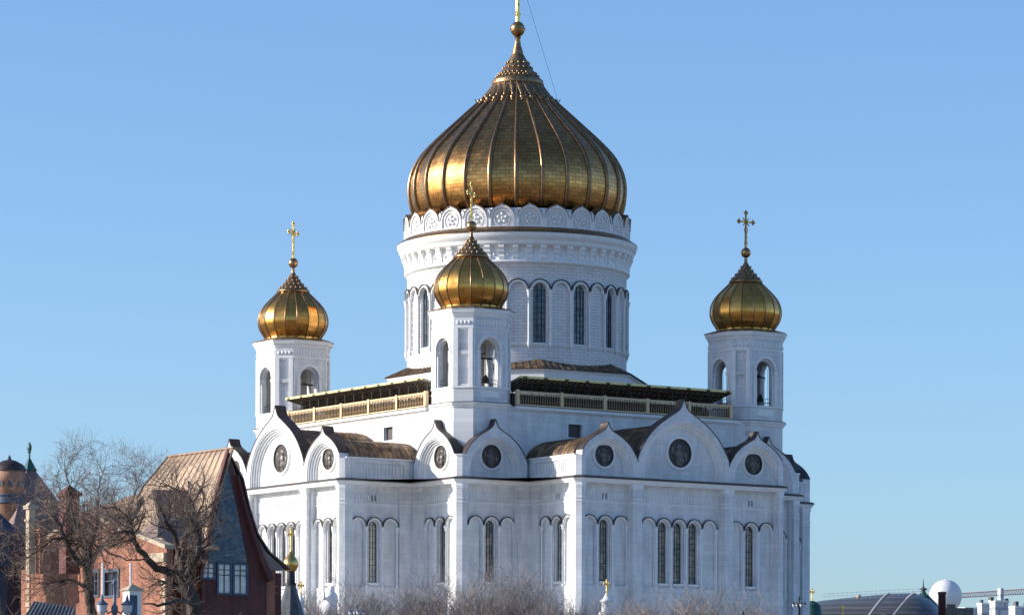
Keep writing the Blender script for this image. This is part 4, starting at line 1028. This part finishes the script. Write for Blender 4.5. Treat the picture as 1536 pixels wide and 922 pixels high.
for an in (-.5, .25, .95):
    wn = MB(); er = Vector((SIN(AZ - an), COS(AZ - an))); et = Vector((-er.y, er.x)); zz = at_d(14, 722, 350).z
    Tw = lambda s, z, n: (c.x + er.x * (22 * k_ + n) + et.x * s, c.y + er.y * (22 * k_ + n) + et.y * s, z)
    wn.plate(Tw, arch_loop(0, zz - .5, zz + .4, .28, 8), [], .06, -.1); tb(wn, 'turret_window', M['dark_pane'])
py = MB(); ap = at_d(44, 700, 352); B = 4.9; zb_ = at_d(44, 800, 352).z
cs_ = [(ap.x + B * COS(AZ * 0 + PI / 4 + k * PI / 2), ap.y + B * SIN(PI / 4 + k * PI / 2)) for k in range(4)]
mid = [(ap.x + (p[0] - ap.x) * .52, ap.y + (p[1] - ap.y) * .52) for p in cs_]; zm_ = at_d(44, 748, 352).z
tip = [(ap.x + (p[0] - ap.x) * .12, ap.y + (p[1] - ap.y) * .12) for p in cs_]; zq = at_d(44, 706, 352).z
vs = [(*p, zb_) for p in cs_] + [(*p, zm_) for p in mid] + [(*p, zq) for p in tip]
py.add(vs, [(i + j, (i + 1) % 4 + j, 4 + (i + 1) % 4 + j, 4 + i + j) for j in (0, 4) for i in range(4)]); tb(py, 'pyramid_roof', M['brown_shaded_roof'])
gt = MB(); gt.add([(*p, zq - .01) for p in [(ap.x + (p[0] - ap.x) * .15, ap.y + (p[1] - ap.y) * .15) for p in cs_]] + [(ap.x, ap.y, at_d(44, 684, 352).z)], [(0, 1, 4), (1, 2, 4), (2, 3, 4), (3, 0, 4)])
gt.tube([(ap.x, ap.y, at_d(44, 686, 352).z), (ap.x, ap.y, at_d(44, 666, 352).z)], .07, 5)
for y, r_ in ((682, .14), (676, .22), (671, .3), (667, .2)): gt.ball((ap.x, ap.y, at_d(44, y, 352).z), r_, 0, (.6, 1, 1.3), 8, 6)
tb(gt, 'green_tip', M['green_roof'])
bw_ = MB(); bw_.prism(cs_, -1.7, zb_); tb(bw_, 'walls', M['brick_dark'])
gr = MB(); gp = at_d(-8, 800, 340)
gr.lathe([(gp.z - 3, 3.0), (gp.z, 2.6), (gp.z + 1.0, 1.3), (gp.z + 2.2, .05)], (gp.x, gp.y), 8, 0, False); gr.lathe([(-1.7, 2.4), (gp.z - .2, 2.4)], (gp.x, gp.y), 8, 0, False); tb(gr, 'side_roof', M['slate_d'])

# fence rail on the flat roof in front of the turret
fr = MB(); 
pa_, pb_ = at_d(-10, 826, 315), at_d(75, 806, 322)
for f_ in (0, .45, .9): fr.tube([pa_ + Vector((0, 0, f_ + .3)), pb_ + Vector((0, 0, f_ + .3))], .025, 4)
for i in range(12): p = pa_.lerp(pb_, i / 11); fr.tube([p + Vector((0, 0, -.4)), p + Vector((0, 0, 1.25))], .025, 4)
tag(fr.build('roof_railing', M['dark']), 'thin iron railing on the flat brick roof at the far left', 'railing')

# ================================================================ SMALL CHAPELS AND PINNACLES BY THE CATHEDRAL
def onion(mb, c, z0, r_, h_, seg=20, mi=0):
    pr = [(0, .62), (.08, .78), (.2, .95), (.32, 1.0), (.45, .92), (.58, .68), (.7, .42), (.82, .2), (.92, .1), (1.0, .06)]
    mb.lathe(catmull([(z0 + a * h_, b * r_) for a, b in pr], 3), (c.x, c.y), seg, mi)
M['slate'] = simple('dark grey scaled tent roof', (.075, .08, .085), .5, .2, var=.4, scale=2.5, bump=.5)
d_ = 420; k4 = d_ / F
c = at_d(436, 900, d_); ch = empty('chapel', (c.x, c.y, -1)); tag(ch, 'dark tent roofed chapel with a small gold onion dome beside the brick house', 'chapel')
def cb_(mb, name, mat, par=None): mb.v = [(p[0] - c.x, p[1] - c.y, p[2] + 1) for p in mb.v]; return mb.build(name, mat, par or ch)
zy = lambda y: (HORIZON - y) * k4 - .0
m = MB(); m.lathe([(zy(990), 40 * k4), (zy(922), 20 * k4), (zy(880), 8 * k4), (zy(877), 8 * k4)], (c.x, c.y), 8, 0, False, .2); cb_(m, 'tent_roof', M['slate'])
m = MB(); m.lathe([(zy(1168), 30 * k4), (zy(960), 30 * k4)], (c.x, c.y), 8, 0, False, .2); cb_(m, 'chapel_wall', M['stone'])
m = MB(); m.lathe([(zy(878), 8.5 * k4), (zy(875), 8.5 * k4), (zy(874), 6 * k4), (zy(857), 5.5 * k4)], (c.x, c.y), 16); cb_(m, 'neck', M['dark'])
m = MB(); onion(m, c, zy(857), 11.5 * k4, 35 * k4); dmo = cb_(m, 'onion_dome', M['cross_gold'])
m = MB(); cross(m, (c.x, c.y, zy(824)), 32 * k4, 13 * k4, .3, .55); m.v = [(p[0], p[1], p[2]) for p in m.v]; cb_(m, 'cross', M['cross_gold'])
def pinnacle(x, ytop, ybase, d, label, dark=False, wpx=6):
    kk = d / F; c2 = at_d(x, ybase, d); p = empty('pinnacle_cross', (c2.x, c2.y, 3)); tag(p, label, 'pinnacle')
    zz = lambda y: (HORIZON - y) * kk - 3
    m = MB(); H = (ybase - ytop) * kk; cross(m, (0, 0, zz(ybase)), H, H * .62, .25, .55); m.build('cross', M['cross_gold'], p)
    m = MB(); r_ = wpx * kk
    if dark:
        m.lathe([(zz(ybase) + .05, .1), (zz(ybase + 2), r_ * .5), (zz(ybase + 7), r_), (zz(ybase + 30), r_ * 1.3), (zz(ybase + 60), r_ * 1.5), (0, r_ * 1.5)], (0, 0), 16)
    else:
        m.lathe([(zz(ybase) + .05, .12), (zz(ybase + 3), r_ * .35), (zz(ybase + 8), r_ * .75), (zz(ybase + 9), r_), (zz(ybase + 12), r_ * 1.05), (zz(ybase + 13), r_ * .75), (zz(ybase + 26), r_ * .75), (zz(ybase + 28), r_ * 1.2), (0, r_ * 1.2)], (0, 0), 12)
    m.build('pinnacle_cap', M['green_roof'] if dark else M['trim'], p); return p
pinnacle(910, 868, 890, 455, 'white stone pinnacle with a gilt cross in front of the shaded facade', False, 10)
pinnacle(1218, 880, 899, 590, 'dark green rounded cap with a gilt cross at the right foot of the cathedral', True, 13)
pinnacle(451, 872, 892, 440, 'small gilt cross on a white pinnacle just right of the chapel', False, 7)
pinnacle(1264, 903, 922, 560, 'dark cross topped cap in front of the long glazed roof', True, 8)
# white relief statues at the foot of the sunlit wall
def statue(x, yt, d, label):
    kk = d / F; p = at_d(x, yt, d); m = MB(); m.ball((p.x, p.y, p.z - .4), .42, 0, (1, 1, 1.2), 10, 8); m.ball((p.x, p.y, p.z - 1.5), .9, 0, (1, .8, 1.1), 10, 8); m.ball((p.x + .2, p.y, p.z - 2.8), 1.0, 0, (1, .9, 1.2), 10, 8)
    m.tube([(p.x + .5, p.y, p.z - 1.2), (p.x + 1.1, p.y + .2, p.z - 1.6), (p.x + 1.2, p.y + .3, p.z - .7)], [.25, .2, .15], 8); m.lathe([(p.z - 3.3, 1.0), (3, 1.2)], (p.x, p.y), 12)
    return m
for x, yt, lb in ((497, 879, 'white stone figure group under the corner of the sunlit arm'),):
    mm = statue(x, yt, 478, lb); tag(mm.build('stone_statue', M['trim']), lb, 'statue')

# ================================================================ STREET LAMPS
M['lamp_blue'] = simple('grey blue painted lamp iron', (.12, .14, .19), .5, .2, var=.25)
M['lamp_glass'] = simple('milky lamp glass', (.62, .64, .68), .25, var=.1)
def lamp(x, ytop, d, label, arms=2, kk=1.0, mat='lamp_blue', wide=1.0):
    c2 = at_d(x, ytop, d); z0 = gz(c2.x, c2.y); H = c2.z - z0
    L = empty('street_lamp', (c2.x, c2.y, z0)); tag(L, label, 'street lamp')
    m = MB(); m.lathe([(0, .3), (.5, .28), (.7, .16), (1.4, .14), (1.5, .2), (1.7, .1), (H - 1.4 * kk, .075), (H - 1.3 * kk, .13), (H - 1.1 * kk, .13), (H - 1.0 * kk, .06), (H - .25, .05), (H - .2, .09), (H, .01)], (0, 0), 12); m.build('lamp_post', M[mat], L)
    ax_ = h_right
    for j in range(arms):
        an = PI * 2 * j / arms + .25; dx, dy = ax_.x * COS(an) - ax_.y * SIN(an), ax_.x * SIN(an) + ax_.y * COS(an)
        R_ = .48 * kk * wide; m = MB()
        m.tube([(0, 0, H - 1.2 * kk), (dx * R_ * .5, dy * R_ * .5, H - 1.35 * kk), (dx * R_ * .9, dy * R_ * .9, H - 1.1 * kk), (dx * R_, dy * R_, H - .75 * kk), (dx * R_, dy * R_, H - .85 * kk)], .035, 6)
        m.lathe([(H - .62 * kk, .01), (H - .72 * kk, .05 * kk), (H - .85 * kk, .07 * kk), (H - .98 * kk, .22 * kk), (H - 1.02 * kk, .25 * kk), (H - 1.04 * kk, .2 * kk)], (dx * R_, dy * R_), 14)
        bo = m.build('lamp_arm', M[mat], L)
        m = MB(); m.lathe([(H - 1.04 * kk, .2 * kk), (H - 1.25 * kk, .18 * kk), (H - 1.38 * kk, .1 * kk), (H - 1.42 * kk, .01)], (dx * R_, dy * R_), 14); m.build('lamp_glass', M['lamp_glass'], bo)
lamp(172, 866, 150, 'blue grey street lamp with two hanging lanterns before the brick house', 2, 1.0)
lamp(1199, 893, 300, 'dark street lamp with four white lanterns at the right foot of the cathedral', 4, .62, 'dark', 1.5)
lamp(535, 903, 260, 'street lamp with four lanterns among the bare trees below the left arm', 4, .6, 'lamp_blue', 1.5)
lamp(1115, 915, 260, 'street lamp poking out of the bare trees below the right arm', 3, .6, 'dark', 1.5)
# white shed with poster and the two slim masts before the brick house
kp = empty('white_kiosk', at_d(198, 922, 160)); kp.location.z = -1.7; tag(kp, 'white kiosk with pale peaked roof in front of the brick wall', 'kiosk')
m = MB(); zk = at_d(198, 885, 160).z + 1.7; m.box((0, 0, zk / 2), (.55, .55, zk)); m.build('kiosk_wall', M['trim'], kp)
m = MB(); m.add([(-.4, -.4, zk), (.4, -.4, zk), (.4, .4, zk), (-.4, .4, zk), (0, 0, zk + .28)], [(0, 1, 4), (1, 2, 4), (2, 3, 4), (3, 0, 4), (0, 3, 2, 1)]); m.build('kiosk_roof', M['sand'], kp)
m = MB(); m.box((.1, .29, zk - .6), (.35, .03, .8)); m.build('panel', M['blue_frame'], kp)
for x, yt, lb in ((154, 846, 'slim white mast left of the kiosk in front of the brick wall'), (196, 846, 'slim white mast rising behind the kiosk')):
    p = at_d(x, yt, 165); m = MB(); m.tube([(p.x, p.y, -1.7), (p.x, p.y, p.z)], [.06, .04], 6); m.ball((p.x, p.y, p.z), .07, 0, (1, 1, 1), 6, 4); tag(m.build('mast', M['trim']), lb, 'mast')
m = MB(); a, b, c3, d3 = at_d(52, 904, 190), at_d(112, 913, 186), at_d(104, 938, 172), at_d(35, 932, 176)
slab3(m, [a, b, c3, d3], -.1); seams(m, a, b, c3, d3, 12); 
bz = [Vector((p.x, p.y, -1.7)) for p in (a, b, c3, d3)]
m.add([a, b, c3, d3] + bz, [(i, (i + 1) % 4, 4 + (i + 1) % 4, 4 + i) for i in range(4)])
tag(m.build('pavilion', simple('blue grey ribbed roof', (.12, .11, .11), .9, 0, var=.4)), 'low pavilion with blue grey ribbed roof in the bottom left corner', 'pavilion')

# ================================================================ FAR BUILDINGS ON THE RIGHT
def wallmat(n_, c): return simple(n_, c, .8, var=.12, scale=.3)
M['far_white'] = masonry('far white panel wall', (.72, .72, .72), (.66, .66, .67), (.40, .42, .45), 3.4, 3.0, .35, flat_coord, stain=.1, bumpd=.05)
M['grid_glass'] = masonry('grey glazed roof', (.12, .125, .13), (.085, .09, .095), (.20, .20, .20), 2.2, .9, .09, flat_coord, rough=.4, stain=.3)
d = 640; kk = d / F
mu = empty('glazed_hall', at_d(1300, 950, d)); mu.location.z = 0; tag(mu, 'long hall with a grey curved glazed roof right of the cathedral', 'hall')
def ub(mb, name, mat): o_ = mu.location; mb.v = [(p[0] - o_.x, p[1] - o_.y, p[2]) for p in mb.v]; return mb.build(name, mat, mu)
m = MB(); top = [(1222, 902), (1235, 900), (1260, 897), (1300, 893), (1335, 889.5), (1372, 888.5), (1396, 899), (1408, 912)]
rows = []
for j, (dy, dd) in enumerate(((0, 12), (1, 8), (6, 3), (14, 0), (28, -2), (60, -3))): rows.append([at_d(x, y + dy, d + dd) for x, y in top])
n = len(top); m.add([p for r_ in rows for p in r_], [(j * n + i, j * n + i + 1, (j + 1) * n + i + 1, (j + 1) * n + i) for j in range(5) for i in range(n - 1)], 0, True); ub(m, 'glazed_roof', M['grid_glass'])
for (x0, x1) in ((1334, 1300), (1372, 1336)):
    m = MB(); pts = [at_d(x0 + (x1 - x0) * t ** 1.2 , 889 + 40 * t ** 1.6, d - 4) for t in [i / 8 for i in range(9)]]; m.tube(pts, .28, 6); ub(m, 'roof_rib', wallmat('grey rib', (.3, .31, .33)))
m = MB()
for x in range(1236, 1400, 7): y = 894 - (x - 1236) * .05; m.tube([at_d(x, y + 6, d + 6), at_d(x, y - 5, d + 6)], .022, 4)
for dy in (-5, -1): m.tube([at_d(1232, 895 + dy, d + 6), at_d(1400, 886 + dy, d + 6)], .022, 4)
ub(m, 'roof_railing', wallmat('pale rail', (.45, .46, .48)))
m = MB(); m.ball(at_d(1288, 894, d + 8), 3.6 * kk, 0, (1, 1, 1), 10, 8); ub(m, 'dish', M['sand'])
m = MB(); m.box((0, 0, 12), (60, 16, 20), 0, AZ * -1); m.v = [(p[0] + mu.location.x, p[1] + mu.location.y - 12, p[2]) for p in m.v]; ub(m, 'hall_wall', M['sand'])
# green dome with spire
p = at_d(1385, 900, 700); kk = 700 / F; gd = empty('green_domed_tower', (p.x, p.y, 0)); tag(gd, 'dark green pointed dome with a thin spire beside the white sphere', 'tower')
zz = lambda y: (HORIZON - y) * kk
m = MB(); m.lathe([(zz(912), 26 * kk), (zz(904), 22 * kk), (zz(896), 14 * kk), (zz(889), 7 * kk), (zz(886), 3.5 * kk)], (0, 0), 8, 0, False, .3); m.build('dome', M['green_roof'], gd)
m = MB(); m.lathe([(zz(886), 3.5 * kk), (zz(883), 3 * kk), (zz(882), 6.5 * kk), (zz(881), 6 * kk), (zz(878), 1.2 * kk), (zz(866), .3 * kk)], (0, 0), 12); m.build('spire', M['slate'], gd)
m = MB(); m.lathe([(0, 20 * kk), (zz(910), 20 * kk)], (0, 0), 8, 0, False, .3); m.build('tower_wall', M['sand'], gd)
# radome
p = at_d(1418.5, 893, 1100); kk = 1100 / F; rd = empty('radome', (p.x, p.y, 0)); tag(rd, 'big white spherical radome behind the brick chimney', 'radome')
m = MB(); m.ball((0, 0, p.z), 24.5 * kk, 0, (1, 1, 1), 40, 28); m.ball((0, 0, p.z + 25 * kk), 1.6 * kk, 0, (1, 1, .6), 8, 6); m.build('sphere', simple('white radome skin', (.74, .75, .77), .5, var=.04), rd)
m = MB(); m.lathe([(0, 12 * kk), (p.z - 22 * kk, 12 * kk)], (0, 0), 20); m.build('drum', M['slate'], rd)
# brick chimney
p = at_d(1413, 887, 560); kk = 560 / F; m = MB(); m.lathe([(0, 8 * kk), (p.z - 4 * kk, 5.6 * kk), (p.z - 4 * kk, 6.6 * kk), (p.z, 6.6 * kk), (p.z, 4.5 * kk), (p.z - 2, 4.4 * kk)], (p.x, p.y), 20)
tag(m.build('chimney_stack', M['brick_dark']), 'dark brown brick chimney in front of the white sphere', 'chimney')
# dark flat building
p = at_d(1435, 912, 720); m = MB(); m.box((p.x, p.y, p.z / 2), (5.5, 6, p.z), 0, -.6); 
m.box((p.x + 1.4, p.y, p.z + .4), (1.6, .8, .7), 0, -.6)
tag(m.build('dark_block', M['slate']), 'low dark rooftop building just under the white sphere', 'building')
def block(x0, x1, yt, d, label, extra=(), mat='far_white', deep=14):
    kk = d / F; p = at_d((x0 + x1) / 2, yt, d); B = empty('white_building', (p.x, p.y, 0)); B.rotation_euler.z = 0; tag(B, label, 'building', None)
    wdt = (x1 - x0) * kk / (.827 + .562 * .5)
    m = MB(); m.box((0, 0, p.z / 2), (wdt, wdt * .5, p.z)); m.build('wall', M[mat], B)
    m = MB(); m.box((0, 0, p.z + .25), (wdt + .4, wdt * .5 + .4, .45)); m.build('roof', M['trim'], B)
    for i, (dx, h_, s) in enumerate(extra): m = MB(); m.box((dx, 0, p.z + h_ / 2 + .475), (s, s, h_)); m.build('rooftop_plant', M['far_white'] if h_ > 2 else M['slate'], B)
    return B
block(1484, 1513, 903, 900, 'tall white office block with a rooftop box at the right edge', ((-.5, 2.8, 1.0), (2.4, .7, .9), (-2.2, .5, .7)))
block(1466, 1488, 907, 930, 'white block joined to the left side of the tall office block', ((1.0, .8, .6),))
block(1438, 1470, 913.5, 950, 'low pale block between the white sphere and the office block')
block(1506, 1560, 912, 960, 'low grey white block at the right edge of the photo', ((-1.5, .9, 1.2), (2, 1.2, 1.0)))
# tower crane
p = at_d(1500, 890, 1500); kk = 1500 / F; m = MB(); A, B = at_d(1438, 895.5, 1500), at_d(1580, 887.5, 1500)
up = Vector((0, 0, 1.9)); m.tube([A, B], .22, 4); m.tube([A + up * .8, B + up], .22, 4)
for i in range(40):
    t0_, t1_ = i / 40, (i + .5) / 40; m.tube([A.lerp(B, t0_), A.lerp(B, t1_) + up * .9], .11, 3); m.tube([A.lerp(B, t1_) + up * .9, A.lerp(B, (i + 1) / 40)], .11, 3)
cr_ = empty('tower_crane', (B.x, B.y, 0)); tag(cr_, 'pale pink lattice jib of a far crane above the white blocks', 'crane')
m.v = [(q[0] - B.x, q[1] - B.y, q[2]) for q in m.v]; m.build('jib', simple('faded red crane paint', (.62, .42, .40), .7), cr_)
m = MB(); m.box((0, 0, B.z / 2 + 1), (1.6, 1.6, B.z + 4)); m.build('mast', simple('faded crane mast', (.60, .42, .38), .7), cr_)

# ================================================================ BARE TREES
M['bark'] = simple('dark wet bark', (.07, .052, .042), .9, var=.45, scale=3, bump=.6)
M['bark_pale'] = simple('grey twig bark', (.19, .15, .135), .9, var=.35, scale=1.5)
M['twig_brown'] = simple('brown twigs', (.26, .18, .135), .9, var=.4, scale=1.5)
M['twig_far'] = simple('grey pink frosted twigs', (.31, .27, .255), .9, var=.35, scale=.6)
def grow(mb, tw, p, d, L, r_, lev, rnd, maxlev, up=.15, kids_=5, wig=.22, shrink=.62, minr=.012):
    n = 4 if lev < maxlev else 3
    pts = [p.copy()]; q = p.copy(); dd = d.copy()
    for i in range(n):
        dd = (dd + Vector((rnd.gauss(0, wig), rnd.gauss(0, wig), rnd.gauss(0, wig) + up * .5))).normalized(); q = q + dd * (L / n); pts.append(q.copy())
    re = r_ * (.62 if lev < maxlev else .4)
    rad = [r_ + (re - r_) * i / n for i in range(n + 1)]
    (mb if lev < 2 else tw).tube(pts, rad, 6 if lev < 2 else 3, 0, lev < 2, False)
    if lev >= maxlev: return
    k = kids_[lev] if hasattr(kids_, '__len__') else kids_
    for j in range(k):
        t = .28 + .72 * (j + rnd.random() * .6) / k if lev else .45 + .55 * (j + rnd.random() * .5) / k
        i = min(n - 1, int(t * n)); base = pts[i].lerp(pts[i + 1], t * n - i if t < 1 else 1)
        ax = (pts[i + 1] - pts[i]).normalized(); side = ax.cross(Vector((rnd.gauss(0, 1), rnd.gauss(0, 1), rnd.gauss(0, 1)))).normalized()
        nd = (ax * rnd.uniform(.45, 1.0) + side * rnd.uniform(.6, 1.0) + Vector((0, 0, up))).normalized()
        rr_ = max(minr, (r_ + (re - r_) * t) * rnd.uniform(.42, .62)); grow(mb, tw, base, nd, L * shrink * rnd.uniform(.75, 1.2), rr_, lev + 1, rnd, maxlev, up, kids_, wig, shrink, minr)
def tree_from_paths(name, label, d, paths, seed, kids_, maxlev, mats, L0=2.2, minr=.012, group=None, up=.1):
    """explicit main limbs (measured as px, px, depth offset, radius) with grown branches"""
    rnd = random.Random(seed); mb, tw = MB(), MB()
    base = None
    for path, every in paths:
        P = [at_d(x, y, d + dz) for x, y, dz, r_ in path]; rad = [r_ * .78 for *_, r_ in path]
        if base is None: base = P[0].copy(); base.z = gz(base.x, base.y); P = [base.copy()] + P; rad = [rad[0] * 1.3] + rad
        # smooth path with jitter
        fine, fr_ = [], []
        for i in range(len(P) - 1):
            for j in range(3): t = j / 3; fine.append(P[i].lerp(P[i + 1], t) + Vector([rnd.gauss(0, .07) for _ in range(3)]) * (1 if j else 0)); fr_.append(rad[i] + (rad[i + 1] - rad[i]) * t)
        fine.append(P[-1]); fr_.append(rad[-1]); mb.tube(fine, fr_, 7)
        m_ = len(fine)
        for i in range(1, m_):
            if fine[i].z < at_d(0, 905, d).z: continue
            for _ in range(max(1, every - 1) if fr_[i] < .15 else (1 if rnd.random() < .3 else 0)):
                ax = (fine[i] - fine[i - 1]).normalized(); side = ax.cross(Vector([rnd.gauss(0, 1) for _ in range(3)])).normalized()
                nd = (ax * rnd.uniform(.3, .9) + side + Vector((0, 0, .12))).normalized()
                grow(mb, tw, fine[i - 1].lerp(fine[i], rnd.random()), nd, L0 * rnd.uniform(.6, 1.3), min(.055, max(minr * 2, fr_[i] * .42)), 1, rnd, maxlev, up, kids_, .25, .6, minr)
    T_ = empty(name, base); tag(T_, label, 'tree', group)
    for q in (mb, tw): q.v = [(p[0] - base.x, p[1] - base.y, p[2] - base.z) for p in q.v]
    mb.build('trunk', mats[0], T_, recalc=False); tw.build('twigs', mats[1], T_, recalc=False); return T_
D1 = 225
tree_from_paths('bare_tree', 'large bare tree forking in front of the brick gable, left of the tan roof', D1, [
    ([(136, 960, 0, .42), (135, 900, 0, .38), (130, 855, 0, .34)], 1),
    ([(130, 855, 0, .26), (112, 835, -1, .2), (97, 805, -2, .16), (86, 780, -2, .1), (62, 762, -1, .06), (40, 745, 0, .03)], 3),
    ([(131, 850, 0, .22), (122, 815, 1, .16), (112, 785, 1, .12), (106, 750, 2, .09), (102, 722, 2, .05), (98, 702, 2, .02)], 3),
    ([(132, 848, 0, .2), (136, 815, -1, .14), (146, 785, -2, .1), (148, 745, -2, .06), (150, 718, -1, .03), (158, 700, 0, .015)], 3),
    ([(134, 846, 0, .22), (150, 822, 1, .16), (166, 808, 2, .12), (176, 790, 2, .08), (192, 760, 3, .05), (204, 735, 3, .03), (206, 712, 3, .015)], 3),
    ([(97, 805, -2, .12), (78, 808, -3, .08), (50, 830, -3, .05), (20, 850, -3, .03)], 3),
    ([(150, 822, 1, .1), (165, 830, 0, .07), (190, 840, -1, .05)], 2),
    ([(133, 880, 0, .14), (110, 870, -1, .1), (80, 872, -2, .06), (50, 880, -2, .04)], 3)],
    11, (6, 6, 5, 3), 3, (M['bark'], M['twig_brown']), 2.0, .0075)
D2 = 212
tree_from_paths('bare_tree', 'thick dark bare tree standing in front of the mosaic gable', D2, [
    ([(298, 960, 0, .55), (290, 905, 0, .52), (275, 862, 0, .46)], 2),
    ([(275, 865, 0, .3), (252, 858, 0, .28), (228, 845, -1, .25), (208, 824, -2, .2), (200, 800, -2, .15), (196, 780, -2, .11), (178, 762, -2, .07), (150, 758, -2, .03)], 3),
    ([(273, 862, 0, .34), (268, 835, 1, .28), (282, 800, 2, .24), (292, 775, 2, .17), (285, 750, 2, .12), (268, 735, 2, .08), (245, 728, 2, .04)], 3),
    ([(282, 800, 2, .16), (298, 790, 1, .13), (312, 775, 0, .09), (326, 760, -1, .05)], 3),
    ([(280, 865, 0, .26), (296, 835, -2, .22), (300, 808, -2, .15), (296, 785, -2, .1)], 3),
    ([(200, 800, -2, .12), (186, 795, -3, .09), (168, 800, -3, .05), (140, 790, -2, .03)], 3),
    ([(268, 835, 1, .2), (262, 800, 0, .15), (248, 780, -1, .1), (240, 760, -1, .06)], 3),
    ([(290, 905, 0, .2), (262, 900, -2, .14), (236, 908, -3, .09), (215, 905, -3, .05)], 3),
    ([(285, 885, 0, .2), (265, 880, 1, .14), (240, 870, 1, .08), (225, 880, 1, .04)], 3)],
    23, (5, 6, 5, 3), 3, (M['bark'], M['twig_brown']), 1.75, .0075)

def proto_tree(H, seed, mats, kids_=(8, 7, 7, 5), spread=1.0, minr=.022, trunk=.28, maxlev=4, label='', up=.28, Lk=.36):
    rnd = random.Random(seed); mb, tw = MB(), MB()
    mb.tube([(0, 0, 0), (.1, 0, H * .2), (0, .15, H * .42)], [trunk * 1.2, trunk, trunk * .8], 7)
    for j in range(kids_[0]):
        an = 2 * PI * (j + rnd.random() * .5) / kids_[0]; nd = Vector((COS(an) * spread, SIN(an) * spread, rnd.uniform(1.1, 2.0))).normalized()
        grow(mb, tw, Vector((0, .1, H * rnd.uniform(.28, .44))), nd, H * Lk * rnd.uniform(.8, 1.15), trunk * .5, 1, rnd, maxlev, up, kids_, .2, .62, minr)
    top = max(p[2] for p in tw.v); s = H / top
    for q in (mb, tw): q.v = [(p[0] * s, p[1] * s, p[2] * s) for p in q.v]
    T_ = empty('bare_tree', (0, 0, 0)); mb.build('trunk', mats[0], T_, recalc=False); tw.build('twigs', mats[1], T_, recalc=False); return T_
protos = [proto_tree(20, s_, (M['bark_pale'], M['twig_far']), spread=sp_, minr=.017) for s_, sp_ in ((5, .55), (6, .7), (7, .9))]
darkp = [proto_tree(15, s_, (M['bark'], M['twig_brown']), kids_=(8, 7, 6, 5), spread=1.0, minr=.018, Lk=.34) for s_ in (15, 16)]
used = set(); GROUP = 'bare trees along the foot of the cathedral'
def place(pr, x, yt, d, label, rz, grp=GROUP, wid=1.0):
    o = pr if pr.name not in used else copy_tree(pr); used.add(pr.name)
    top = at_d(x, yt, d); z0 = gz(top.x, top.y); H0 = 20.0 if pr in protos else 15.0
    s = (top.z - z0) / H0; o.location = (top.x, top.y, z0); o.rotation_euler = (0, 0, rz); o.scale = (s * wid, s * wid, s); tag(o, label, 'tree', grp); return o
rows_ = [
 (0, 470, 868, 448, 'bare tree just right of the chapel below the sunlit facade'), (1, 520, 852, 452, 'bare tree against the corner of the sunlit arm'),
 (2, 562, 894, 456, 'low bare tree under the pale grid window of the left side wall'), (0, 612, 868, 462, 'bare tree at the inner corner left of the central block'),
 (1, 650, 846, 455, 'tall bare tree left of the bright central corner pier'), (2, 692, 838, 450, 'tallest bare tree, in front of the bright central corner pier'),
 (0, 735, 858, 454, 'bare tree under the round medallion right of the central pier'), (1, 785, 842, 452, 'wide bare tree under the inner corner right of the central block'),
 (2, 830, 860, 447, 'bare tree left of the bright pier of the right arm'), (0, 868, 874, 445, 'small bare tree at the bright pier of the right arm'),
 (1, 940, 892, 436, 'low bare tree right of the white pinnacle'), (2, 985, 878, 432, 'frosty bare tree below the left one of the three tall windows'),
 (0, 1020, 874, 430, 'frosty bare tree below the three tall windows'), (1, 1065, 878, 432, 'frosty bare tree right of the three tall windows'),
 (2, 1110, 890, 436, 'bare tree below the single window at the right end of the facade'), (0, 1150, 900, 440, 'last low bare tree at the right end of the facade')]
for i, (k, x, y, d, lb) in enumerate(rows_): place(protos[k], x, y - 14, d, lb, i * 1.3, wid=1.15)
rows2 = [(455, 905, 'dark brown bare tree in front of the chapel foot'), (500, 900, 'dark brown bare tree under the white figure groups'), (600, 900, 'dark bare tree in front of the left inner corner'),
         (640, 893, 'dark brown bare tree left of the central pier foot'), (685, 897, 'dark brown bare tree at the central pier foot'), (728, 890, 'dark bare tree right of the central pier foot'), (775, 897, 'dark bare tree between central pier and right arm'),
         (822, 897, 'dark bare tree just left of the right arm pier foot'), (925, 898, 'dark bare tree just right of the white pinnacle foot'), (968, 893, 'dark brown bare tree in the middle of the frosty trees'),
         (1010, 890, 'dark brown bare tree under the middle tall window'), (1055, 892, 'dark brown bare tree under the right one of the three windows'), (1100, 902, 'dark low bare tree near the right end of the facade'), (1145, 908, 'lowest dark bare tree beside the dark street lamp')]
for i, (x, y, lb) in enumerate(rows2): place(darkp[i % 2], x, y - 2 - (i * 5) % 9, 400 + (i * 7) % 18, lb, i * 2.1, 'dark bare trees in front of the frosty ones', 1.3)
rows3 = [(20, 880, 'dark tangled bare tree in the bottom left corner'), (62, 890, 'tangled bare tree before the blue grey pavilion roof'), (340, 905, 'dark bare tree below the gable windows'), (95, 850, 'tangled bare tree left of the forked trunk')]
for i, (x, y, lb) in enumerate(rows3): place(darkp[i % 2], x, y, 205 + i * 5, lb, i * 1.7 + .4, 'tangled bare trees before the brick house', .8)
